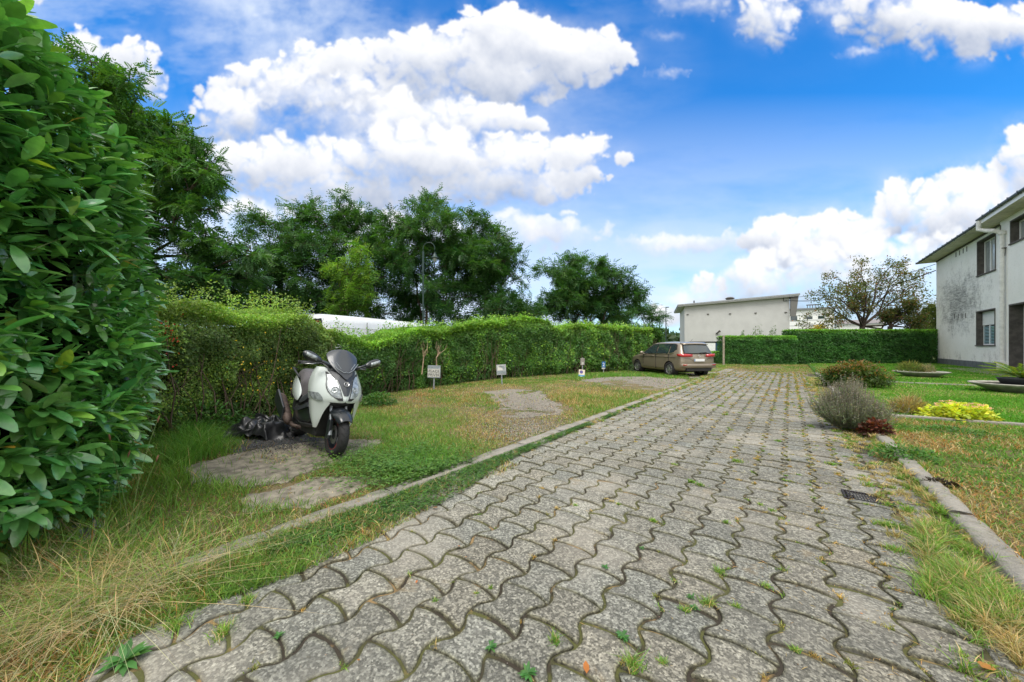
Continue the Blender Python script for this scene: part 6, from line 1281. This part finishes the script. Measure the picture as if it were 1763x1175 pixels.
def verge_grass():
    # density falls with distance; height and colour from the place's patches
    for (nm, n, y0, y1, segs, wd, lab) in (('verge_grass', 130000, -.8, 5.5, 3, .0058, None), ('verge_grass', 110000, 5.5, 12, 2, .011, None), ('verge_grass', 90000, 12, 31, 1, .02, None)):
        x, y = scatter(n, -9.6, KL-.22, y0, y1)
        px, py, d = proj(x, y)
        keep = (x > hedge_x(y)-.5) & (px > -150) & (d > .6)
        near = np.clip((y-8)/4, 0, 1)
        patchn = vn2(x, y, 1.2, 1)*.6+vn2(x, y, 4.5, 2)*.4
        bare = np.zeros(len(x), bool)
        for P in polys: bare |= inpoly(x+.34*(vn2(x, y, 4, 5)-.5), y+.34*(vn2(x, y, 4, 6)-.5), P)
        # bare worn ground round the asphalt, and brown litter by the hedge
        worn = bump(px, py, 915, 735, 75, 40)*.85 + bump(px, py, 820, 740, 60, 25)*.4 + bump(px, py, 700, 690, 110, 14)*.6 + bump(px, py, 1100, 668, 150, 12)*.6 + bump(px, py, 600, 850, 90, 30)*.5+bump(px, py, 880, 670, 110, 7)*.7+bump(px, py, 460, 765, 90, 18)*.7
        dens = np.clip(.35+1.3*(patchn-.25), .1, 1)*(1-np.clip(worn, 0, .93))
        keep &= (~bare | (rs.rand(len(x)) < .03+.25*(vn2(x, y, 3.3, 55) > .68))) & (rs.rand(len(x)) < dens)
        kerbz = np.clip((x-(KL-.42))/.2, 0, 1)
        x, y, px, py, patchn, worn, d = (a[keep] for a in (x, y, px, py, patchn, worn, d)); n = len(x)
        lush = np.clip(bump(px, py, 720, 810, 110, 42)+bump(px, py, 330, 770, 80, 60)+bump(px, py, 1080, 650, 100, 6)*1.0+bump(px, py, 640, 740, 60, 30)*.5+bump(px, py, 1190, 660, 60, 8)*.5, 0, 1)
        hay = np.clip(bump(px, py, 150, 1010, 230, 130)+bump(px, py, 470, 860, 120, 30)*.4+bump(px, py, 1000, 690, 110, 14)*.9+bump(px, py, 860, 720, 60, 25)*.3, 0, 1)
        dry = np.clip(.16+1.3*(vn2(x, y, 2.1, 8)-.45)+.30*hay-.75*lush+.6*worn, .03, .9)
        isd = rs.rand(n) < dry
        c = np.where(isd[:, None], DRY, mixc(lush*.7, GREEN, LUSH)); br = isd & (rs.rand(n) < .28+.5*np.clip(bump(px, py, 680, 695, 130, 14), 0, 1)); c = np.where(br[:, None], BROWN, c)
        dry = np.clip(dry, 0, .95); h = (.035+.05*patchn+.07*lush+.10*hay*rs.rand(n))*rs.uniform(.5, 1.4, n)
        tall = np.clip(bump(px, py, 100, 950, 260, 120)+bump(px, py, 330, 790, 80, 70), 0, 1); h = h*(1+1.3*tall); h = h*(1-.45*worn)
        z = .02+0*x
        o = blades(nm, np.stack([x, y, z], 1), h, varc(c), lean=.55, width=wd, segs=segs); tag(o, kind='stuff')
verge_grass()

def hay():
    # long dry seeding stems at the foot of the laurel, bottom left
    n = 4200; u = rs.rand(n); px = rs.normal(170, 150, n); py = 960+ (rs.rand(n)**.8)*230-(px-100)*.25*rs.rand(n)
    pts = []
    for a, b in zip(px, py):
        X, Y = G(a, max(b, 880)); 
        if X < KL-.02 or True: pts.append((X, Y))
    P = np.array(pts); k = (P[:, 0] < KL+.15) & (P[:, 0] > -5) ; P = P[k]; n = len(P)
    c = np.where(rs.rand(n)[:, None] < .40, np.array([.46, .36, .19]), GREEN*1.1)
    o = blades('long_dry_grass', np.c_[P, np.full(n, .02)], rs.uniform(.08, .30, n), varc(c), lean=1.0, width=.0032, segs=4); tag(o, kind='stuff')
    # matted straw lying over the kerb
    n = 900; px = rs.normal(190, 105, n); py = rs.normal(1045, 45, n); P = np.array([G(a, b) for a, b in zip(px, py)]); k = (P[:, 0] < KL+.22); P = P[k]; n = len(P)
    o = blades('straw_mat', np.c_[P, np.full(n, .035)], rs.uniform(.12, .28, n), varc(np.tile([.55, .46, .28], (n, 1))), lean=2.4, width=.003, segs=4, az=rs.normal(-.9, 1.5, n)); tag(o, kind='stuff')
    # a few tall green stems with brown seed heads
    for i in range(11):
        a = rs.uniform(60, 330); b_ = rs.uniform(880, 960); X, Y = G(a, b_); hgt = rs.uniform(.45, .85); dx, dy = rs.normal(0, .12, 2)
        r = empty('seed_stem', (X, Y, .0), 0, None, 'grass stem', 'tall seed stems by the laurel hedge')
        r['label'] = 'tall thin grass stem with brown seed head in front of the laurel hedge'
        pts = [(dx*t*t, dy*t*t, hgt*t) for t in np.linspace(0, 1, 7)]
        tubes('stem', curve_segs(pts, .0022, .0012), M_stem, r, 4)
        MB().tube([(dx, dy, hgt-.01), (dx*1.05, dy*1.05, hgt+.015), (dx*1.1, dy*1.1, hgt+.035)], [.004, .006, .003], 6).build('seed_head', M_seed, r, True)

hay()
def edge_turf():
    # matted grass that has crept over the left edge of the paving near the camera, and dense short turf close by
    EP = [G(*q) for q in [(120,1175),(219,1090),(318,1046),(440,1005),(539,968),(640,922),(720,880),(800,838)]]; ey = [q[1] for q in EP]; ex = [q[0] for q in EP]
    n = 42000; y = rs.uniform(min(ey)-.5, 3.3, n); xe = np.interp(y, ey, ex); x = KL-.15+(xe-KL+.22)*rs.rand(n)**1.15+.0; k = rs.rand(n) < np.clip(1.7*vn2(x, y, 3.3, 91)-.15+.35*(y < 1), .05, 1)*np.clip(1.2-(y-.9)/1.1, .10, 1); x, y = x[k], y[k]; n = len(x)
    isd = rs.rand(n) < np.clip(.42+.9*(vn2(x, y, 2.3, 92)-.5), .08, .8); c = np.where(isd[:, None], DRY, GREEN*.95); br = isd & (rs.rand(n) < .4); c = np.where(br[:, None], BROWN, c)
    o = blades('edge_turf', np.c_[x, y, 0*x+.0], rs.uniform(.02, .085, n), varc(c, .28), .8, .0048, segs=3); tag(o, kind='stuff')
    n = 60000; x, y = scatter(n, -6.6, KL-.2, -.9, 3.2); px, py, d = proj(x, y); k = (px > -60) & (d > 1.0) & (rs.rand(n) < .75)
    for P in polys: k &= ~inpoly(x, y, P)
    x, y = x[k], y[k]; n = len(x); isd = rs.rand(n) < np.clip(.38+1.1*(vn2(x, y, 1.9, 93)-.5), .05, .85); c = np.where(isd[:, None], DRY*.8, GREEN*.9); br = isd & (rs.rand(n) < .45); c = np.where(br[:, None], BROWN, c)
    o = blades('short_turf', np.c_[x, y, 0*x+.015], rs.uniform(.015, .05, n), varc(c, .3), .7, .006, segs=2); tag(o, kind='stuff')
edge_turf()
def thatch():
    # dead and cut blades lying on the ground between the standing grass
    for nm, n, x0, x1, y0, y1, z in (('thatch', 60000, -9.3, KL-.22, -.6, 12, .03), ('thatch', 40000, 1.12, 6.5, 1.2, 9.6, .07)):
        x, y = scatter(n, x0, x1, y0, y1); px, py, d = proj(x, y); k = (px > -60) & (px < 1830) & (d > .8) & (rs.rand(n) < np.clip(1.6*vn2(x, y, 1.7, 33)-.1, .2, 1)*np.clip(9/np.maximum(d, .1)-.5, .3, 1))
        for P in polys: k &= ~inpoly(x, y, P) | (rs.rand(n) < .12)
        x, y, d = x[k], y[k], d[k]; n = len(x); az = rs.uniform(0, 6.3, n); r = rs.rand(n); c = np.where((r < .55)[:, None], DRY*.85, np.where((r < .75)[:, None], BROWN*.8, GREEN*.8))
        o = leaves(nm, np.c_[x, y, z-.012+.02*rs.rand(n)], np.c_[np.cos(az), np.sin(az), rs.normal(.05, .15, n)], norm(np.c_[rs.normal(0, .4, (n, 2)), np.ones(n)]), rs.uniform(.03, .075, n), (T_small[0]*np.array([1, .22, .5]), T_small[1]), varc(c, .3), M_grass); tag(o, kind='stuff')
thatch()

def clover(nm, P, size, c, h=.02):
    """trefoil cushions"""
    n = len(P); q = np.repeat(P, 3, 0); az = np.repeat(rs.uniform(0, 2*PI, n), 3)+np.tile([0, 2.09, 4.19], n)
    q = q+np.c_[np.zeros((3*n, 2)), np.repeat(rs.uniform(.2, 1, n)*h, 3)]
    tilt = rs.uniform(-.2, .5, 3*n); d = np.stack([np.cos(az), np.sin(az), tilt], 1); up = np.stack([rs.normal(0, .25, 3*n), rs.normal(0, .25, 3*n), np.ones(3*n)], 1)
    o = leaves(nm, q, d, up, np.repeat(size*rs.uniform(.6, 1.2, n), 3), T_round, np.repeat(varc(c), 3, 0), M_leaf); tag(o, kind='stuff'); return o
def clovers():
    # strip along the kerb, on the paving side
    n = 16000; y = .9+8.6*rs.rand(n)**1.8; w = (.10+.26*np.exp(-((y-2.0)/1.0)**2)+.10*vn2(y, y*0, 1.4, 12))*np.clip((9.8-y)/5, .25, 1)
    x = KL-.04+rs.rand(n)**1.3*w; k = rs.rand(n) < np.clip(2.2*vn2(x, y, 3.0, 14)-.35+.6*np.exp(-((y-2.3)/1.3)**2), .03, 1)
    P = np.c_[x[k], y[k], 0*x[k]+.005]; clover('clover_strip', P, .013, np.tile([.075, .17, .032], (len(P), 1)), .035)
    # lush mound on the verge
    n = 8000; px = rs.normal(712, 74, n); py = rs.normal(812, 19, n); P = np.array([G(a, b) for a, b in zip(px, py)])
    P = P[P[:, 0] < KL-.1]; n = len(P); hh = .05+.1*vn2(P[:, 0], P[:, 1], 3, 2)
    P = np.c_[P, .02+rs.rand(n)*hh]; clover('clover_mound', P, .017, np.tile([.11, .22, .045], (n, 1)), .02)
    n = 2500; px = rs.normal(470, 60, n); py = rs.normal(925, 14, n)-(px-470)*.0; P = np.array([G(a, b) for a, b in zip(px, py)]); P = P[(P[:, 0] > KL-.1) & (P[:, 0] < KL+.3)]
    clover('low_clover', np.c_[P, np.full(len(P), .01)], .015, np.tile([.08, .19, .035], (len(P), 1)), .02)
clovers()

def right_grass():
    # dry verge
    n = 150000; x, y = scatter(n, 1.08, 6.5, 1.2, 9.6); px, py, d = proj(x, y, .06); k = (px < 1830) & (rs.rand(n) < np.clip(.4+1.2*(vn2(x, y, 2.2, 21)-.3), .12, 1))
    x, y, px, py = x[k], y[k], px[k], py[k]; n = len(x)
    dry = np.clip(.58+1.9*(vn2(x, y, 1.6, 22)-.5)+.35*bump(px, py, 1640, 770, 120, 30)-.3*bump(px, py, 1740, 880, 60, 60), .08, .92)
    isd = rs.rand(n) < dry; c = np.where(isd[:, None], DRY*.86, np.array([.12, .26, .04])); br = isd & (rs.rand(n) < .42); c = np.where(br[:, None], BROWN*1.1, c)
    o = blades('dry_verge_grass', np.c_[x, y, 0*x+.06], rs.uniform(.02, .065, n)*(1+.5*(y < 4)), varc(c), .8, np.where(y < 5, .006, .010), segs=2); tag(o, kind='stuff')
    # broad weed leaves among it
    n = 5000; x, y = scatter(n, 1.15, 6, 1.5, 9.3); k = rs.rand(n) < np.clip((vn2(x, y, 1.8, 23)-.42)*4, .05, 1); x, y = x[k], y[k]; n = len(x)
    az = rs.uniform(0, 2*PI, n); o = leaves('verge_weeds', np.c_[x, y, 0*x+.065], np.c_[np.cos(az), np.sin(az), rs.uniform(.1, .9, n)], np.tile([0, 0, 1.], (n, 1)), rs.uniform(.025, .06, n), T_leaf(2, .2, .3, .5), varc(np.tile([.11, .27, .04], (n, 1))), M_leaf); tag(o, kind='stuff')
    # lawn
    for y0, y1, n, w, s in ((9.2, 16, 110000, .013, 2), (16, 42, 100000, .024, 1)):
        x, y = scatter(n, 1.2, 9.0, y0, y1); px, py, d = proj(x, y); k = (px < 1830)
        x, y = x[k], y[k]; px, py = px[k], py[k]; n = len(x); pt = vn2(x, y, .8, 31)*.6+vn2(x, y, 3, 32)*.4
        isd = rs.rand(n) < np.clip(.08+.9*(pt-.5)+.5*(bump(px, py, 1440, 640, 60, 8)), .02, .8)
        c = np.where(isd[:, None], DRY*.9, mixc(pt, np.array([.08, .26, .02]), np.array([.17, .36, .04])))
        edge = (np.abs(y-(12.05+0*x)) < .0)
        o = blades('lawn_grass', np.c_[x, y, 0*x+.05], rs.uniform(.03, .075, n), varc(c), .5, w, segs=s); tag(o, kind='stuff')
    # far end of the drive, in front of the hedge
    n = 120000; x, y = scatter(n, -9, 9, 21.5, 41); px, py, d = proj(x, y); k = (px > 1170) & (px < 1640) & (d < 27.2) & ~((x > KL) & (x < .9) & (y < 23.3)) & (rs.rand(n) < np.clip(2.2*(vn2(x, y, .8, 41))-.35, .05, 1))
    x, y = x[k], y[k]; n = len(x); isd = rs.rand(n) < np.clip(.55+1.5*(vn2(x, y, .5, 42)-.5), .1, .9); c = np.where(isd[:, None], DRY*.85, np.array([.13, .28, .04])); br = isd & (rs.rand(n) < .35); c = np.where(br[:, None], BROWN, c)
    o = blades('far_grass', np.c_[x, y, 0*x], rs.uniform(.03, .09, n), varc(c), .5, .02, segs=1); tag(o, kind='stuff')
right_grass()

def joint_weeds():
    P, Hh, C = [], [], []
    def tuft(X, Y, n, r, h, c, z=0.0):
        a = rs.uniform(0, 2*PI, n); q = np.abs(rs.normal(0, r, n)); h = h*(1+.10*max(0, Y-4)); P.append(np.c_[X+np.cos(a)*q, Y+np.sin(a)*q*.8, np.full(n, z-.006)]); Hh.append(rs.uniform(.4, 1.1, n)*h); C.append(varc(np.where((rs.rand(n) < .22)[:, None], DRY, np.array(c))))
    spots = [(957,1105,.016,.05),(1088,1148,.024,.075),(1237,985,.018,.045),(820,1022,.005,.02),(1268,1045,.012,.03),(1125,897,.014,.03),(1180,1050,.014,.03),(1218,1040,.018,.06),(1250,900,.012,.03),(1065,868,.01,.02),
             (845,1012,.006,.02),(382,1090,.03,.06),(425,1035,.025,.04),(1320,1010,.012,.03),(1190,830,.02,.04),(1160,800,.014,.03),(1250,715,.02,.04),(1205,835,.03,.03),(1440,745,.03,.05),(1460,765,.02,.03),(1395,735,.02,.04),
             (910,1015,.0,.02),(1285,860,.012,.02),(1330,880,.014,.03),(1270,795,.03,.04),(1240,700,.03,.04),(1520,905,.03,.06),(1530,870,.02,.04),(1060,700,.02,.03),(1340,760,.02,.03),(1430,800,.02,.04),(1310,870,.01,.03),(1140,1140,.012,.03),(300,1080,.04,.08),(250,1020,.03,.06),
             (1545,950,.03,.06),(1500,1150,.0,.0),(990,870,.01,.02),(750,1035,.008,.02),(1370,1120,.008,.03)]
    for a, b_, r, h in spots:
        if r <= 0 or h <= 0: continue
        X, Y = G(a, b_); tuft(X, Y, int(60+2600*r), r*1.1, h, GREEN*1.15)
    # small growth that follows the joints (longitudinal lines and cross arcs)
    for i in range(3400):
        y = rs.uniform(.5, 23); k = rs.randint(-8, 6)
        if rs.rand() < .6: X = wav(k, y)
        else:
            yy = Y0+L*(math.floor((y-Y0)/L)+(.5 if k % 2 else 0)); X = wav(k, yy)+rs.rand()*PITCH; y = yy+.015
        dens = .13 + .75*math.exp(-((X-.45)/.55)**2) + .25*(vn2([X], [y], .6, 51)[0]-.4) + .30*(y > 4.5)
        if rs.rand() > dens or X > .75: continue
        c = [GREEN, np.array([.46, .30, .09]), np.array([.22, .24, .05]), np.array([.50, .38, .17])][rs.randint(4)]
        tuft(X, y, rs.randint(14, 45), .012+.01*rs.rand(), rs.uniform(.008, .028), c)
    # right-hand gutter: dry litter and long grass against the kerb
    for i in range(800):
        y = rs.uniform(.8, 20); X = rs.normal(.86, .10) if rs.rand() < .7 else rs.normal(.65, .06)
        if X > .98: continue
        g_ = vn2([X], [y], 1.1, 61)[0]; c = DRY*.9 if rs.rand() < .62-.35*(y < 4.0) else GREEN*1.1
        tuft(X, y, rs.randint(30, 80), .03, rs.uniform(.015, .05)*(1+1.6*math.exp(-((y-3.1)/.8)**2)), c)
    for i in range(420):
        y = rs.uniform(1.2, 9); tuft((.955 if rs.rand() < .6 else 1.15)+rs.normal(0, .015), y, 40, .02, rs.uniform(.03, .09), GREEN*1.1 if rs.rand() < .5 else DRY*.9, .0 if rs.rand() < .6 else .05)
    for i in range(110):
        a = rs.uniform(1590, 1763); b_ = 960+(a-1600)*.85+rs.normal(0, 30); X, Y = G(a, b_)
        if X < .97: tuft(X, Y, 90, .03, rs.uniform(.08, .16), GREEN*1.2 if rs.rand() < .65 else DRY*.9)
    # grass creeping over the left kerb
    for i in range(620):
        y = rs.uniform(-.2, 20); X = KL+rs.normal(-.02, .07) if rs.rand() < .55 else KL-.21+rs.normal(0, .03)
        tuft(X, y, rs.randint(20, 50), .03, rs.uniform(.015, .05)*(1+1.2*(y < 1.3)), GREEN*1.1 if rs.rand() < .55 else DRY*.9, .015)
    P = np.concatenate(P); o = blades('joint_weeds', P, np.concatenate(Hh), np.concatenate(C), .75, .0042*(1+np.clip(P[:, 1]-2, 0, 12)/3.5), segs=2); tag(o, kind='stuff')
    # flat litter of straw bits on the right of the paving
    n = 9000; y = rs.uniform(1.5, 20, n); X = np.where(rs.rand(n) < .6, rs.normal(.84, .1, n), rs.normal(.35, .35, n)); k = (X < .99) & (rs.rand(n) < np.clip(2*vn2(X, y, 1.5, 71)-.5, .05, 1)); X, y = X[k], y[k]; n = len(X)
    az = rs.uniform(0, 2*PI, n); o = leaves('straw_litter', np.c_[X, y, 0*X+.003], np.c_[np.cos(az), np.sin(az), 0*az+.03], np.tile([0, 0, 1.], (n, 1)), rs.uniform(.015, .05, n), (T_small[0]*np.array([1, .14, .5]), T_small[1]), varc(np.tile([.45, .30, .13], (n, 1))), M_grass); tag(o, kind='stuff')
    # rosette weeds: each a plant of its own
    for i, (a, b_, s) in enumerate([(845,1117,.032),(1072,1098,.036),(910,1163,.045),(1042,978,.026),(1195,1048,.026),(1190,1030,.022),(480,1097,.022),(215,1140,.09),(1105,945,.018),(478,945,.03)]):
        X, Y = G(a, b_); n = 22; az = rs.uniform(0, 2*PI, n)
        o = leaves('rosette_weed', np.c_[rs.normal(0, .003, (n, 2)), rs.rand(n)*.01], np.c_[np.cos(az), np.sin(az), rs.uniform(.1, 1.1, n)], np.tile([0, 0, 1.], (n, 1)), s*rs.uniform(.6, 1.1, n), T_leaf(3, .2, .35, .36), varc(np.tile([.10, .25, .07], (n, 1)), .12), M_leaf)
        o.location = (X, Y, .0)
        tag(o, ['small green rosette weed growing in a joint of the paving', 'large spiky rosette weed at the grassy left edge of the paving'][i == 7], 'weed', 'rosette weeds in the paving joints')
    # fallen leaves
    for i, (a, b_, s) in enumerate([(745,876,.06),(500,950,.05),(425,975,.03),(788,943,.025),(1010,1165,.05),(1705,1150,.09),(800,962,.02),(716,1008,.022),(1290,690,.04),(615,1140,.02),(650,868,.03),(1485,1060,.02)]):
        X, Y = G(a, b_); n = 1
        o = leaves('fallen_leaf', np.array([[0., 0, 0]]), np.array([[math.cos(i*2.1), math.sin(i*2.1), .08]]), np.array([[.1, .1, 1.]]), s, T_leaf(3, .25, -.15, .55), varc(np.array([[.55, .20, .06]]), .15), M_leaf); o.location = (X, Y, .012)
        tag(o, 'dry orange leaf lying on the grey paving', 'leaf', 'orange leaves fallen on the paving')
joint_weeds()
